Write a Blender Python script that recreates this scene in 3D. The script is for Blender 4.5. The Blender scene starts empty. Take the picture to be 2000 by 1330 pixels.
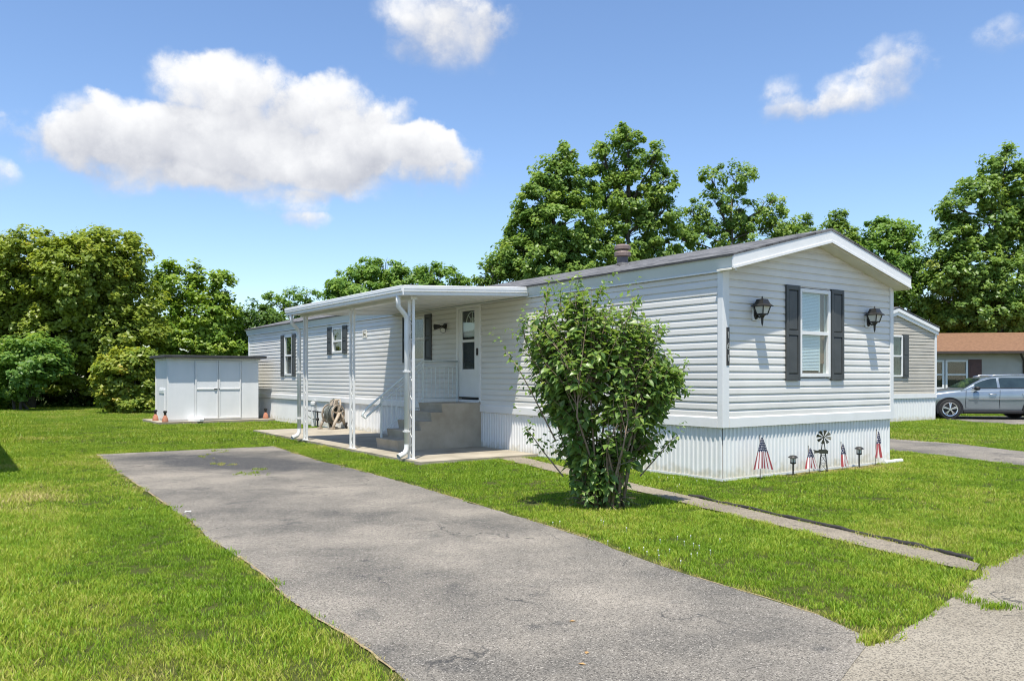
import bpy, math, random
import numpy as np
from mathutils import Vector, Matrix

random.seed(7); rng = np.random.default_rng(11)
SC = bpy.context.scene
COL = SC.collection
R = math.radians

# ------------------------------------------------------------------ camera
CAMH, FPX, HOR = 1.43, 1575.0, 735.0          # height, focal length and horizon in photo pixels
cam_d = bpy.data.cameras.new('camera'); cam = bpy.data.objects.new('camera', cam_d); COL.objects.link(cam)
cam.location = (0, 0, CAMH); cam.rotation_euler = (R(90), 0, 0)
cam_d.sensor_width = 36; cam_d.lens = 36*FPX/2000; cam_d.shift_y = 0.035; cam_d.clip_end = 3000
SC.camera = cam
SC.cycles.use_denoising = True; SC.cycles.filter_width = 1.1
SC.cycles.max_bounces = 6; SC.cycles.diffuse_bounces = 3; SC.cycles.glossy_bounces = 2; SC.cycles.transparent_max_bounces = 12
SC.cycles.sample_clamp_indirect = 8
SC.view_settings.view_transform = 'Standard'; SC.view_settings.look = 'None'
SC.view_settings.exposure = 0.62; SC.view_settings.gamma = 1.0

# ------------------------------------------------------------------ sky and sun
SUNT = Vector((0.0497, 0.3646, -1.02)).normalized()      # the way the light travels
sun_d = bpy.data.lights.new('sun', 'SUN'); sun = bpy.data.objects.new('sun', sun_d); COL.objects.link(sun)
sun_d.energy = 4.4; sun_d.angle = R(0.53); sun_d.color = (1.0, 0.95, 0.86)
sun.rotation_euler = SUNT.to_track_quat('-Z', 'Y').to_euler(); sun.location = (0, 0, 40)

def px_dir(x, y):
    return Vector(((x-1000)/FPX, 1.0, (HOR-y)/FPX)).normalized()
def azel(x, y):
    d = px_dir(x, y); return math.atan2(d.x, d.y), math.asin(d.z)

W = bpy.data.worlds.new('World'); SC.world = W; W.use_nodes = True
def build_world():
    nt = W.node_tree; N = nt.nodes; L = nt.links; N.clear()
    out = N.new('ShaderNodeOutputWorld'); bg = N.new('ShaderNodeBackground'); bg.inputs[1].default_value = 0.15
    L.new(bg.outputs[0], out.inputs[0])
    sky = N.new('ShaderNodeTexSky'); sky.sky_type = 'NISHITA'; sky.sun_disc = False
    sky.sun_elevation = math.asin(-SUNT.z); sky.sun_rotation = math.atan2(-SUNT.x, -SUNT.y)
    sky.altitude = 0; sky.air_density = 1.0; sky.dust_density = 0.25; sky.ozone_density = 1.5
    def math_(op, a, b=None, c=None, clamp=False):
        n = N.new('ShaderNodeMath'); n.operation = op; n.use_clamp = clamp
        for i, v in enumerate((a, b, c)):
            if v is None: continue
            if isinstance(v, (int, float)): n.inputs[i].default_value = v
            else: L.new(v, n.inputs[i])
        return n.outputs[0]
    def vmath(op, a, b=None):
        n = N.new('ShaderNodeVectorMath'); n.operation = op
        for i, v in enumerate((a, b)):
            if v is None: continue
            if isinstance(v, tuple): n.inputs[i].default_value = v
            else: L.new(v, n.inputs[i])
        return n
    tc = N.new('ShaderNodeTexCoord'); d = tc.outputs['Generated']
    sx = N.new('ShaderNodeSeparateXYZ'); L.new(d, sx.inputs[0])
    az = math_('ARCTAN2', sx.outputs[0], sx.outputs[1]); el = math_('ARCSINE', sx.outputs[2])
    def noise(scale, detail, rough, src=d):
        n = N.new('ShaderNodeTexNoise'); n.inputs['Scale'].default_value = scale
        n.inputs['Detail'].default_value = detail; n.inputs['Roughness'].default_value = rough
        L.new(src, n.inputs['Vector']); return n
    n1 = noise(9, 6, 0.55); n2 = noise(20, 10, 0.66)
    warp = vmath('MULTIPLY', vmath('SUBTRACT', n1.outputs['Color'], (0.5, 0.5, 0.5)).outputs[0], (0.15, 0.10, 0)).outputs[0]
    cb = N.new('ShaderNodeCombineXYZ'); L.new(az, cb.inputs[0]); L.new(el, cb.inputs[1])
    p = vmath('ADD', cb.outputs[0], warp).outputs[0]
    # the clouds of the photograph: pixel centre, radii, thickness
    clouds = [(205, 252, 112, 62, 1.0), (95, 262, 62, 36, .5), (330, 362, 110, 28, .38), (690, 385, 110, 24, .3), (280, 290, 140, 60, .8), (435, 200, 135, 95, 1.2), (380, 290, 190, 70, 1.0),
              (655, 265, 115, 95, 1.3), (740, 320, 150, 60, 1.1), (540, 330, 190, 62, .9), (870, 335, 62, 48, .85), (800, 300, 60, 45, .6),
              (410, 375, 100, 30, .45), (555, 415, 62, 42, .55), (575, 450, 60, 22, .35), (600, 375, 60, 30, .3),
              (850, 25, 125, 90, .62), (880, 85, 105, 68, .42), (955, 60, 50, 42, .36), (790, 110, 40, 30, .25),
              (1640, 195, 130, 36, .48), (1745, 145, 62, 50, .48), (1520, 185, 40, 50, .4), (1580, 215, 95, 28, .4),
              (1975, 75, 80, 38, .36), (10, 335, 48, 32, .45)]
    blobs = []
    for (x, y, rx, ry, w) in clouds:
        a0, e0 = azel(x, y); blobs.append((a0, e0, rx/FPX*1.16, ry/FPX*1.16, w))
    rr = random.Random(5)
    for k in range(8):                        # the same sort of cloud goes on all round
        a0 = rr.uniform(0.75, 2*math.pi-0.75); a0 = a0 if a0 < math.pi else a0-2*math.pi
        e0 = rr.uniform(0.12, 0.75); s = rr.uniform(0.6, 1.3)
        for j in range(2):
            blobs.append((a0+rr.uniform(-.1, .1)*s, e0+rr.uniform(-.03, .03), rr.uniform(.07, .13)*s, rr.uniform(.035, .07)*s, rr.uniform(.5, 1.1)))
    F = None; Sh = None
    for (a0, e0, ra, re, w) in blobs:
        q = vmath('MULTIPLY', vmath('SUBTRACT', p, (a0, e0, 0)).outputs[0], (1/ra, 1/re, 0)).outputs[0]
        dd = vmath('DOT_PRODUCT', q, q).outputs['Value']
        f = math_('MULTIPLY', math_('MAXIMUM', math_('SUBTRACT', 1.0, dd), 0.0), w)
        sep = N.new('ShaderNodeSeparateXYZ'); L.new(q, sep.inputs[0])
        sh = math_('MULTIPLY', f, sep.outputs[1])
        F = f if F is None else math_('ADD', F, f)
        Sh = sh if Sh is None else math_('ADD', Sh, sh)
    vo = N.new('ShaderNodeTexVoronoi'); vo.feature = 'F1'; vo.inputs['Scale'].default_value = 20; vo.inputs['Detail'].default_value = 1.6; vo.inputs['Roughness'].default_value = .6; vo.normalize = True
    wv = vmath('ADD', d, vmath('MULTIPLY', n2.outputs['Color'], (.05, .05, .05)).outputs[0]).outputs[0]; L.new(wv, vo.inputs['Vector'])
    bil = math_('MULTIPLY', math_('SUBTRACT', 0.33, vo.outputs['Distance']), 1.5)
    nn = math_('ADD', math_('MULTIPLY', math_('SUBTRACT', n2.outputs['Fac'], 0.5), 1.25), bil)
    edge = math_('MINIMUM', math_('MULTIPLY', F, 3.0), 1.0)
    dens = math_('ADD', F, math_('MULTIPLY', nn, edge))
    side = math_('DIVIDE', Sh, math_('MAXIMUM', F, 0.05))
    dens = math_('MULTIPLY', dens, math_('ADD', 1.15, math_('MULTIPLY', side, 0.9)))
    mr = N.new('ShaderNodeMapRange'); mr.interpolation_type = 'SMOOTHSTEP'
    mr.inputs['From Min'].default_value = 0.06; mr.inputs['From Max'].default_value = 1.35
    L.new(dens, mr.inputs['Value'])
    lit = math_('ADD', math_('MULTIPLY', side, 0.95), math_('ADD', 0.55, math_('MULTIPLY', nn, 0.8)), clamp=True)
    cm = N.new('ShaderNodeMix'); cm.data_type = 'RGBA'; L.new(lit, cm.inputs['Factor'])
    cm.inputs['A'].default_value = (2.45, 2.52, 2.78, 1); cm.inputs['B'].default_value = (4.5, 4.5, 4.5, 1)
    mx = N.new('ShaderNodeMix'); mx.data_type = 'RGBA'
    L.new(math_('MULTIPLY', mr.outputs[0], 0.96), mx.inputs['Factor'])
    tint = N.new('ShaderNodeMix'); tint.data_type = 'RGBA'; tint.blend_type = 'MULTIPLY'; tint.inputs['Factor'].default_value = 1
    hs = N.new('ShaderNodeHueSaturation'); hs.inputs['Saturation'].default_value = 1.02; L.new(sky.outputs[0], hs.inputs['Color'])
    L.new(hs.outputs[0], tint.inputs['A']); tint.inputs['B'].default_value = (0.75, 0.80, 0.88, 1)
    L.new(tint.outputs['Result'], mx.inputs['A']); L.new(cm.outputs['Result'], mx.inputs['B'])
    L.new(mx.outputs['Result'], bg.inputs[0])
build_world(); W.cycles.sampling_method = 'MANUAL'; W.cycles.sample_map_resolution = 512

# ------------------------------------------------------------------ placing things from the photograph
def G(x, y, z=0.0):                       # photo pixel on the ground plane at height z
    D = FPX*(CAMH-z)/(y-HOR); return Vector(((x-1000)/FPX*D, D, z))
def at(x, y, D):                          # photo pixel at a known distance
    return Vector(((x-1000)/FPX*D, D, CAMH-(y-HOR)/FPX*D))
HO = Vector((2.87, 10.99, 0)); HA = R(35.03)
HM = Matrix.Translation(HO) @ Matrix.Rotation(HA, 4, 'Z')   # house frame: x across the end wall, y along the long wall
def H(t, s, z=0.0): return HM @ Vector((t, s, z))
HI = HM.inverted()

# ------------------------------------------------------------------ mesh helpers
class MB:
    def __init__(self): self.v = []; self.f = []; self.m = []
    def add(self, vs, fs, mi=0):
        b = len(self.v); self.v += [tuple(x) for x in vs]
        self.f += [tuple(i+b for i in f) for f in fs]; self.m += [mi]*len(fs); return self
    def box(self, x0, x1, y0, y1, z0, z1, mi=0, M=None):
        vs = [(x, y, z) for z in (z0, z1) for y in (y0, y1) for x in (x0, x1)]
        if M is not None: vs = [M @ Vector(p) for p in vs]
        return self.add(vs, [(0, 2, 3, 1), (4, 5, 7, 6), (0, 1, 5, 4), (2, 6, 7, 3), (0, 4, 6, 2), (1, 3, 7, 5)], mi)
    def prism(self, prof, axis, a0, a1, mi=0, cap=True):
        # prof: 2D points counter-clockwise; axis 'x','y' or 'z' is the extrusion direction
        n = len(prof); f3 = {'x': lambda p, a: (a, p[0], p[1]), 'y': lambda p, a: (p[0], a, p[1]), 'z': lambda p, a: (p[0], p[1], a)}[axis]
        vs = [f3(p, a0) for p in prof]+[f3(p, a1) for p in prof]
        fs = [(i, (i+1) % n, n+(i+1) % n, n+i) for i in range(n)]
        if cap: fs += [tuple(range(n-1, -1, -1)), tuple(range(n, 2*n))]
        return self.add(vs, fs, mi)
    def tube(self, pts, rad, n=8, mi=0, cap=True):
        pts = [Vector(p) for p in pts]; rad = rad if isinstance(rad, (list, tuple)) else [rad]*len(pts)
        vs = []; up = Vector((0, 0, 1)); prev = None
        for i, p in enumerate(pts):
            d = (pts[min(i+1, len(pts)-1)]-pts[max(i-1, 0)]).normalized()
            a = prev if prev is not None else (Vector((1, 0, 0)) if abs(d.z) > .9 else up)
            u = (a-d*a.dot(d)); u = u.normalized() if u.length > 1e-6 else d.orthogonal().normalized()
            prev = u; w = d.cross(u)
            for k in range(n):
                t = 2*math.pi*k/n; vs.append(p+(u*math.cos(t)+w*math.sin(t))*rad[i])
        fs = []
        for i in range(len(pts)-1):
            for k in range(n): fs.append((i*n+k, i*n+(k+1) % n, (i+1)*n+(k+1) % n, (i+1)*n+k))
        if cap: fs += [tuple(range(n-1, -1, -1)), tuple(range((len(pts)-1)*n, len(pts)*n))]
        return self.add(vs, fs, mi)
    def lathe(self, prof, n=16, c=(0, 0, 0), mi=0):
        vs = []
        for (r, z) in prof:
            for k in range(n):
                t = 2*math.pi*k/n; vs.append((c[0]+r*math.cos(t), c[1]+r*math.sin(t), c[2]+z))
        m = len(prof); fs = [(i*n+k, i*n+(k+1) % n, (i+1)*n+(k+1) % n, (i+1)*n+k) for i in range(m-1) for k in range(n)]
        fs += [tuple(range(n-1, -1, -1)), tuple(range((m-1)*n, m*n))]
        return self.add(vs, fs, mi)
    def mesh(self, name, mats):
        me = bpy.data.meshes.new(name); me.from_pydata(self.v, [], self.f)
        for m in (mats if isinstance(mats, (list, tuple)) else [mats]): me.materials.append(m)
        if any(self.m): me.polygons.foreach_set('material_index', self.m)
        me.update(); return me
def link(name, me, parent=None, loc=None, rot=None):
    o = bpy.data.objects.new(name, me); COL.objects.link(o)
    if parent is not None: o.parent = parent
    if loc is not None: o.location = loc
    if rot is not None: o.rotation_euler = rot
    return o
def obj(name, mb, mats, parent=None, loc=None, rot=None, smooth=False, bevel=0):
    me = mb.mesh(name, mats)
    if smooth:
        me.polygons.foreach_set('use_smooth', [True]*len(me.polygons))
    o = link(name, me, parent, loc, rot)
    if bevel:
        b = o.modifiers.new('bevel', 'BEVEL'); b.width = bevel; b.segments = 2; b.limit_method = 'ANGLE'
    return o
def empty(name, loc=(0, 0, 0), rz=0.0):
    o = bpy.data.objects.new(name, None); COL.objects.link(o); o.location = loc; o.rotation_euler = (0, 0, rz); return o
def tag(o, label, cat, group=None):
    o['label'] = label; o['category'] = cat
    if group: o['group'] = group
    return o
def struct(o, label=None): 
    o['kind'] = 'structure'
    if label: o['label'] = label
    return o
def copy_tree(o, parent=None):
    c = o.copy(); COL.objects.link(c); c.parent = parent
    for ch in list(o.children): copy_tree(ch, c)
    return c

# ------------------------------------------------------------------ materials
def mat(name, c1, c2=None, rough=0.6, scale=4.0, detail=4, bump=0.0, bscale=60.0, metal=0.0, spec=0.5, lo=.35, hi=.65, stretch=(1, 1, 1), coat=0, bdist=.01):
    m = bpy.data.materials.new(name); m.use_nodes = True; N = m.node_tree.nodes; L = m.node_tree.links
    b = N['Principled BSDF']; b.inputs['Roughness'].default_value = rough; b.inputs['Metallic'].default_value = metal
    b.inputs['Specular IOR Level'].default_value = spec; b.inputs['Coat Weight'].default_value = coat
    tc = N.new('ShaderNodeTexCoord'); mp = N.new('ShaderNodeMapping'); mp.inputs['Scale'].default_value = stretch
    L.new(tc.outputs['Object'], mp.inputs[0])
    if c2 is None: b.inputs['Base Color'].default_value = (*c1, 1)
    else:
        n = N.new('ShaderNodeTexNoise'); n.inputs['Scale'].default_value = scale; n.inputs['Detail'].default_value = detail; n.inputs['Roughness'].default_value = .6
        L.new(mp.outputs[0], n.inputs['Vector'])
        r = N.new('ShaderNodeValToRGB'); r.color_ramp.elements[0].position = lo; r.color_ramp.elements[1].position = hi
        r.color_ramp.elements[0].color = (*c1, 1); r.color_ramp.elements[1].color = (*c2, 1)
        L.new(n.outputs['Fac'], r.inputs[0]); L.new(r.outputs[0], b.inputs['Base Color'])
    if bump:
        n2 = N.new('ShaderNodeTexNoise'); n2.inputs['Scale'].default_value = bscale; n2.inputs['Detail'].default_value = 5
        L.new(mp.outputs[0], n2.inputs['Vector'])
        bp = N.new('ShaderNodeBump'); bp.inputs['Strength'].default_value = bump; bp.inputs['Distance'].default_value = bdist
        L.new(n2.outputs['Fac'], bp.inputs['Height']); L.new(bp.outputs[0], b.inputs['Normal'])
    return m
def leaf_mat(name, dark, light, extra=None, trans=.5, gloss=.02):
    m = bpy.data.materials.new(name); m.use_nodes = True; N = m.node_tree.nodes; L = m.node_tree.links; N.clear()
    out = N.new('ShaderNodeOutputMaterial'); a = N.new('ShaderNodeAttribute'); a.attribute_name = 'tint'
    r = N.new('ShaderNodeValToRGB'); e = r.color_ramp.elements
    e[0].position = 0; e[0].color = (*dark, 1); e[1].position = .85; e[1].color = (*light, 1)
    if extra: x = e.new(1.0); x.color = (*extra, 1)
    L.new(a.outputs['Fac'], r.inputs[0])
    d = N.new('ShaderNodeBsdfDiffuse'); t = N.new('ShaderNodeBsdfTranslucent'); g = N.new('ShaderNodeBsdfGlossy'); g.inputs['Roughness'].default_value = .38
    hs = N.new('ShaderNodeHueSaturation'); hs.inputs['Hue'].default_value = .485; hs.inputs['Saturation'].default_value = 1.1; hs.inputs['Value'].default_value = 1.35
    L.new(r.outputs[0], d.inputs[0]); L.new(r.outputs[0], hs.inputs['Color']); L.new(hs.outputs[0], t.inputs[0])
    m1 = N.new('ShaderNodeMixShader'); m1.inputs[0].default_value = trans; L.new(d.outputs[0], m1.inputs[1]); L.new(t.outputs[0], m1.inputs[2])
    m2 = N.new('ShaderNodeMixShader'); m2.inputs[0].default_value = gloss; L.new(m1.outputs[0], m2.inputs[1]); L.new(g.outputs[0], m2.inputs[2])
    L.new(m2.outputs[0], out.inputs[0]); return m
def glass_mat(name, tint=(.92, .96, .95)):
    m = bpy.data.materials.new(name); m.use_nodes = True; N = m.node_tree.nodes; L = m.node_tree.links; N.clear()
    out = N.new('ShaderNodeOutputMaterial'); t = N.new('ShaderNodeBsdfTransparent'); t.inputs[0].default_value = (*tint, 1)
    g = N.new('ShaderNodeBsdfGlossy'); g.inputs['Roughness'].default_value = .01
    fr = N.new('ShaderNodeLayerWeight'); fr.inputs[0].default_value = .5
    pw = N.new('ShaderNodeMath'); pw.operation = 'POWER'; pw.inputs[1].default_value = 4; L.new(fr.outputs['Facing'], pw.inputs[0])
    mm = N.new('ShaderNodeMath'); mm.operation = 'MULTIPLY_ADD'; mm.inputs[1].default_value = .6; mm.inputs[2].default_value = .05
    L.new(pw.outputs[0], mm.inputs[0])
    mx = N.new('ShaderNodeMixShader'); L.new(mm.outputs[0], mx.inputs[0]); L.new(t.outputs[0], mx.inputs[1]); L.new(g.outputs[0], mx.inputs[2])
    L.new(mx.outputs[0], out.inputs[0]); return m

M = {}
M['siding'] = mat('grey_vinyl', (.62, .60, .555), (.725, .705, .655), rough=.5, scale=1.1, detail=8, lo=.3, hi=.6, stretch=(1, .35, 1.6), bump=.06, bscale=40)
M['white'] = mat('white_metal', (.75, .745, .72), (.80, .795, .77), rough=.38, scale=2.5)
def skirt_mat():
    m = mat('skirting_metal', (.75, .75, .73), (.80, .80, .78), rough=.38, scale=2.5); N = m.node_tree.nodes; L = m.node_tree.links; b = N['Principled BSDF']
    src = b.inputs['Base Color'].links[0].from_socket; tc = N.new('ShaderNodeTexCoord'); sp = N.new('ShaderNodeSeparateXYZ'); L.new(tc.outputs['Object'], sp.inputs[0])
    gm = N.new('ShaderNodeNewGeometry'); n = N.new('ShaderNodeTexNoise'); n.inputs['Scale'].default_value = 9; n.inputs['Detail'].default_value = 7; L.new(gm.outputs['Position'], n.inputs['Vector'])
    ma = N.new('ShaderNodeMath'); ma.operation = 'MULTIPLY_ADD'; ma.inputs[1].default_value = -.34; L.new(n.outputs['Fac'], ma.inputs[0]); L.new(sp.outputs[2], ma.inputs[2])
    mr = N.new('ShaderNodeMapRange'); mr.inputs['From Min'].default_value = .02; mr.inputs['From Max'].default_value = -.10; mr.inputs['To Max'].default_value = .55; L.new(ma.outputs[0], mr.inputs['Value'])
    mx = N.new('ShaderNodeMix'); mx.data_type = 'RGBA'; mx.inputs['B'].default_value = (.46, .40, .24, 1); L.new(mr.outputs[0], mx.inputs['Factor']); L.new(src, mx.inputs['A']); L.new(mx.outputs['Result'], b.inputs['Base Color']); return m
M['skirt'] = skirt_mat()
M['trim'] = mat('white_trim', (.71, .71, .69), (.76, .76, .74), rough=.45, scale=3)
M['fascia'] = mat('fascia_metal', (.55, .61, .62), (.62, .67, .67), rough=.4, scale=1.5)
M['soffit'] = mat('cream_soffit', (.72, .68, .56), (.78, .74, .63), rough=.6, scale=2)
M['shutter'] = mat('charcoal_shutter', (.052, .056, .055), (.066, .07, .069), rough=.5, scale=5, bump=.1, bscale=90)
M['black'] = mat('black_metal', (.016, .015, .014), (.03, .028, .025), rough=.42, scale=12)
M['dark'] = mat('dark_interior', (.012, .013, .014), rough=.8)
M['glass'] = glass_mat('window_glass')
M['frost'] = mat('frosted_glass', (.55, .55, .5), (.66, .66, .6), rough=.35, scale=9)
M['blind'] = mat('blind_white', (.78, .82, .86), (.82, .86, .9), rough=.55, scale=3)
M['brown_wood'] = mat('brown_wood', (.20, .11, .075), (.27, .16, .11), rough=.6, scale=6, stretch=(6, 6, 1))
M['curtain'] = mat('dark_curtain', (.045, .04, .035), (.11, .095, .08), rough=.9, scale=9, stretch=(4, 4, .3))
M['vent'] = mat('brown_vent', (.19, .135, .115), (.26, .19, .16), rough=.55, scale=10)
M['ventdark'] = mat('vent_pipe', (.10, .085, .09), (.14, .12, .12), rough=.5, scale=8)
M['conc'] = mat('step_concrete', (.36, .305, .225), (.53, .465, .365), rough=.9, scale=2.2, detail=8, bump=.35, bscale=70, lo=.3, hi=.7)
M['slab'] = mat('slab_concrete', (.27, .235, .175), (.42, .37, .285), rough=.9, scale=1.6, detail=8, bump=.3, bscale=60)
M['rail'] = mat('painted_rail', (.62, .67, .65), (.70, .74, .72), rough=.45, scale=8)
M['terra'] = mat('terracotta', (.42, .17, .10), (.52, .24, .15), rough=.85, scale=9)
M['shedw'] = mat('shed_paint', (.74, .75, .74), (.82, .82, .81), rough=.6, scale=1.6, detail=7, stretch=(1, 1, .6))
M['shedroof'] = mat('shed_roof', (.035, .036, .036), (.06, .06, .06), rough=.8, scale=6)
M['bark'] = mat('bark', (.07, .062, .05), (.13, .115, .095), rough=.95, scale=6, stretch=(3, 3, .6), bump=.6, bscale=18)
M['stem'] = mat('shrub_stem', (.17, .12, .085), (.30, .225, .16), rough=.9, scale=14, stretch=(3, 3, .7))
M['reel'] = mat('tan_plastic', (.33, .27, .20), (.42, .35, .27), rough=.55, scale=7)
M['hose'] = mat('grey_green_hose', (.10, .11, .095), (.15, .16, .14), rough=.5, scale=20)
M['rubber'] = mat('black_rubber', (.018, .018, .018), (.032, .032, .032), rough=.8, scale=15)
M['beige'] = mat('beige_vinyl', (.44, .40, .33), (.52, .475, .395), rough=.55, scale=1.2, stretch=(1, .35, 3))
M['tan'] = mat('tan_vinyl', (.40, .37, .31), (.46, .43, .37), rough=.55, scale=1.2)
M['redroof'] = mat('rust_roof', (.16, .082, .042), (.235, .125, .066), rough=.95, scale=9, detail=7, bump=.3, bscale=30)
M['darkbrown'] = mat('dark_brown_metal', (.045, .033, .026), (.07, .05, .04), rough=.5, scale=5)
M['maroon'] = mat('maroon_shutter', (.085, .035, .028), (.115, .05, .04), rough=.55, scale=5)
M['carpaint'] = mat('silver_blue_paint', (.25, .295, .325), (.28, .325, .355), rough=.28, scale=2, metal=.55, coat=.7)
M['cartrim'] = mat('car_black', (.012, .012, .013), rough=.6)
M['carglass'] = mat('tinted_glass', (.018, .03, .03), (.03, .05, .05), rough=.04, scale=2, spec=.9)
M['chrome'] = mat('bright_alloy', (.62, .63, .64), rough=.25, metal=.9)
M['headlamp'] = mat('lamp_lens', (.70, .62, .58), rough=.15)
M['amber'] = mat('amber_lens', (.55, .2, .1), rough=.2)
M['red'] = mat('flag_red', (.36, .06, .065), rough=.8)
M['navy'] = mat('flag_navy', (.02, .03, .075), rough=.8)
M['flagwhite'] = mat('flag_white', (.80, .74, .72), rough=.8)
M['bronze'] = mat('bronze_metal', (.05, .055, .04), (.085, .085, .06), rough=.45, scale=14, metal=.5)
M['cream'] = mat('cream_plaque', (.78, .74, .62), (.84, .80, .69), rough=.6, scale=8)
M['umber'] = mat('umber_print', (.15, .12, .06), rough=.8)
M['paper'] = mat('white_paper', (.8, .8, .78), rough=.8)
M['grey_num'] = mat('number_grey', (.30, .31, .29), rough=.5)
M['edging'] = mat('black_edging', (.02, .019, .017), (.04, .035, .03), rough=.8, scale=9)

def shingle_mat(name, ca, cb, cc):
    m = bpy.data.materials.new(name); m.use_nodes = True; N = m.node_tree.nodes; L = m.node_tree.links
    b = N['Principled BSDF']; b.inputs['Roughness'].default_value = .95
    tc = N.new('ShaderNodeTexCoord'); mp = N.new('ShaderNodeMapping'); mp.inputs['Rotation'].default_value = (0, 0, R(90))
    L.new(tc.outputs['Object'], mp.inputs[0])
    br = N.new('ShaderNodeTexBrick'); br.inputs['Scale'].default_value = 1.0; br.inputs['Brick Width'].default_value = .31; br.inputs['Row Height'].default_value = .14
    br.inputs['Mortar Size'].default_value = .006; br.inputs['Color1'].default_value = (*ca, 1); br.inputs['Color2'].default_value = (*cb, 1); br.inputs['Mortar'].default_value = (*[c*.4 for c in ca], 1)
    br.inputs['Bias'].default_value = 0.0
    L.new(mp.outputs[0], br.inputs['Vector'])
    n = N.new('ShaderNodeTexNoise'); n.inputs['Scale'].default_value = 5; n.inputs['Detail'].default_value = 7; L.new(tc.outputs['Object'], n.inputs['Vector'])
    mx = N.new('ShaderNodeMix'); mx.data_type = 'RGBA'; mx.inputs['B'].default_value = (*cc, 1)
    rr = N.new('ShaderNodeMapRange'); rr.inputs['From Min'].default_value = .45; rr.inputs['From Max'].default_value = .75; L.new(n.outputs['Fac'], rr.inputs['Value'])
    L.new(rr.outputs[0], mx.inputs['Factor']); L.new(br.outputs['Color'], mx.inputs['A']); L.new(mx.outputs['Result'], b.inputs['Base Color'])
    bp = N.new('ShaderNodeBump'); bp.inputs['Strength'].default_value = .5; bp.inputs['Distance'].default_value = .01; L.new(br.outputs['Fac'], bp.inputs['Height']); bp.invert = True
    L.new(bp.outputs[0], b.inputs['Normal']); return m
M['shingle'] = shingle_mat('roof_shingle', (.06, .06, .062), (.15, .148, .148), (.21, .205, .20))

def paving_mat(name, base_dark, base_light, stain, speck=(.62, .6, .57), grain=260, speck_amt=.5, patch=False):
    m = bpy.data.materials.new(name); m.use_nodes = True; N = m.node_tree.nodes; L = m.node_tree.links
    b = N['Principled BSDF']; b.inputs['Roughness'].default_value = .93; b.inputs['Specular IOR Level'].default_value = .25
    tc = N.new('ShaderNodeTexCoord'); P = tc.outputs['Object']
    def nz(s, d=5, r=.6):
        n = N.new('ShaderNodeTexNoise'); n.inputs['Scale'].default_value = s; n.inputs['Detail'].default_value = d; n.inputs['Roughness'].default_value = r; L.new(P, n.inputs['Vector']); return n.outputs['Fac']
    def mr(v, a, c):
        n = N.new('ShaderNodeMapRange'); n.inputs['From Min'].default_value = a; n.inputs['From Max'].default_value = c; L.new(v, n.inputs['Value']); return n.outputs[0]
    def mix(f, a, c, blend='MIX'):
        n = N.new('ShaderNodeMix'); n.data_type = 'RGBA'; n.blend_type = blend
        if isinstance(f, float): n.inputs['Factor'].default_value = f
        else: L.new(f, n.inputs['Factor'])
        for k, v in (('A', a), ('B', c)):
            if isinstance(v, tuple): n.inputs[k].default_value = (*v, 1)
            else: L.new(v, n.inputs[k])
        return n.outputs['Result']
    big = mix(mr(nz(.55, 6, .62), .36, .62), base_dark, base_light)
    big = mix(mr(nz(1.7, 5), .60, .72), big, stain)
    if patch:        # old sealer patch at the far end of the drive
        pc = G(450, 903); mp = N.new('ShaderNodeMapping'); mp.vector_type = 'TEXTURE'; mp.inputs['Location'].default_value = (pc.x, pc.y, 0); mp.inputs['Rotation'].default_value = (0, 0, R(-31)); mp.inputs['Scale'].default_value = (2.1, .95, 1)
        L.new(P, mp.inputs[0]); ln = N.new('ShaderNodeVectorMath'); ln.operation = 'LENGTH'; L.new(mp.outputs[0], ln.inputs[0])
        sm = N.new('ShaderNodeMath'); sm.operation = 'MULTIPLY_ADD'; sm.inputs[1].default_value = 1.6; L.new(nz(1.5, 6), sm.inputs[0]); L.new(ln.outputs['Value'], sm.inputs[2])
        big = mix(mr(sm.outputs[0], 2.25, 1.45), big, (.07, .07, .07))
    vo = N.new('ShaderNodeTexVoronoi'); vo.inputs['Scale'].default_value = grain*.42; L.new(P, vo.inputs['Vector'])
    sp = N.new('ShaderNodeSeparateColor'); L.new(vo.outputs['Color'], sp.inputs[0])
    g1 = mr(sp.outputs[0], .0, 1.0)
    dk = mix(mr(g1, .6, .0), (1.05, 1.05, 1.05), (.30, .30, .31))
    col = mix(1.0, big, dk, 'MULTIPLY')
    col = mix(mr(sp.outputs[1], 1.0-speck_amt*.32, 1.0-speck_amt*.32+.12), col, speck)
    cr = N.new('ShaderNodeTexVoronoi'); cr.feature = 'DISTANCE_TO_EDGE'; cr.inputs['Scale'].default_value = .55
    wp = N.new('ShaderNodeTexNoise'); wp.inputs['Scale'].default_value = 2.4; wp.inputs['Detail'].default_value = 6; L.new(P, wp.inputs['Vector'])
    ad = N.new('ShaderNodeVectorMath'); ad.operation = 'ADD'; L.new(P, ad.inputs[0]); L.new(wp.outputs['Color'], ad.inputs[1]); L.new(ad.outputs[0], cr.inputs['Vector'])
    mk = N.new('ShaderNodeMath'); mk.operation = 'MULTIPLY'; L.new(mr(cr.outputs['Distance'], .008, .0), mk.inputs[0]); L.new(mr(nz(.9, 2), .52, .6), mk.inputs[1])
    col = mix(mk.outputs[0], col, (.05, .05, .048))
    L.new(col, b.inputs['Base Color'])
    bp = N.new('ShaderNodeBump'); bp.inputs['Strength'].default_value = .55; bp.inputs['Distance'].default_value = .006
    L.new(vo.outputs['Distance'], bp.inputs['Height']); L.new(bp.outputs[0], b.inputs['Normal'])
    return m
M['asphalt'] = paving_mat('worn_asphalt', (.13, .122, .106), (.32, .285, .232), (.10, .096, .088), speck=(.46, .42, .36), grain=360, speck_amt=.34, patch=True)
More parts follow.
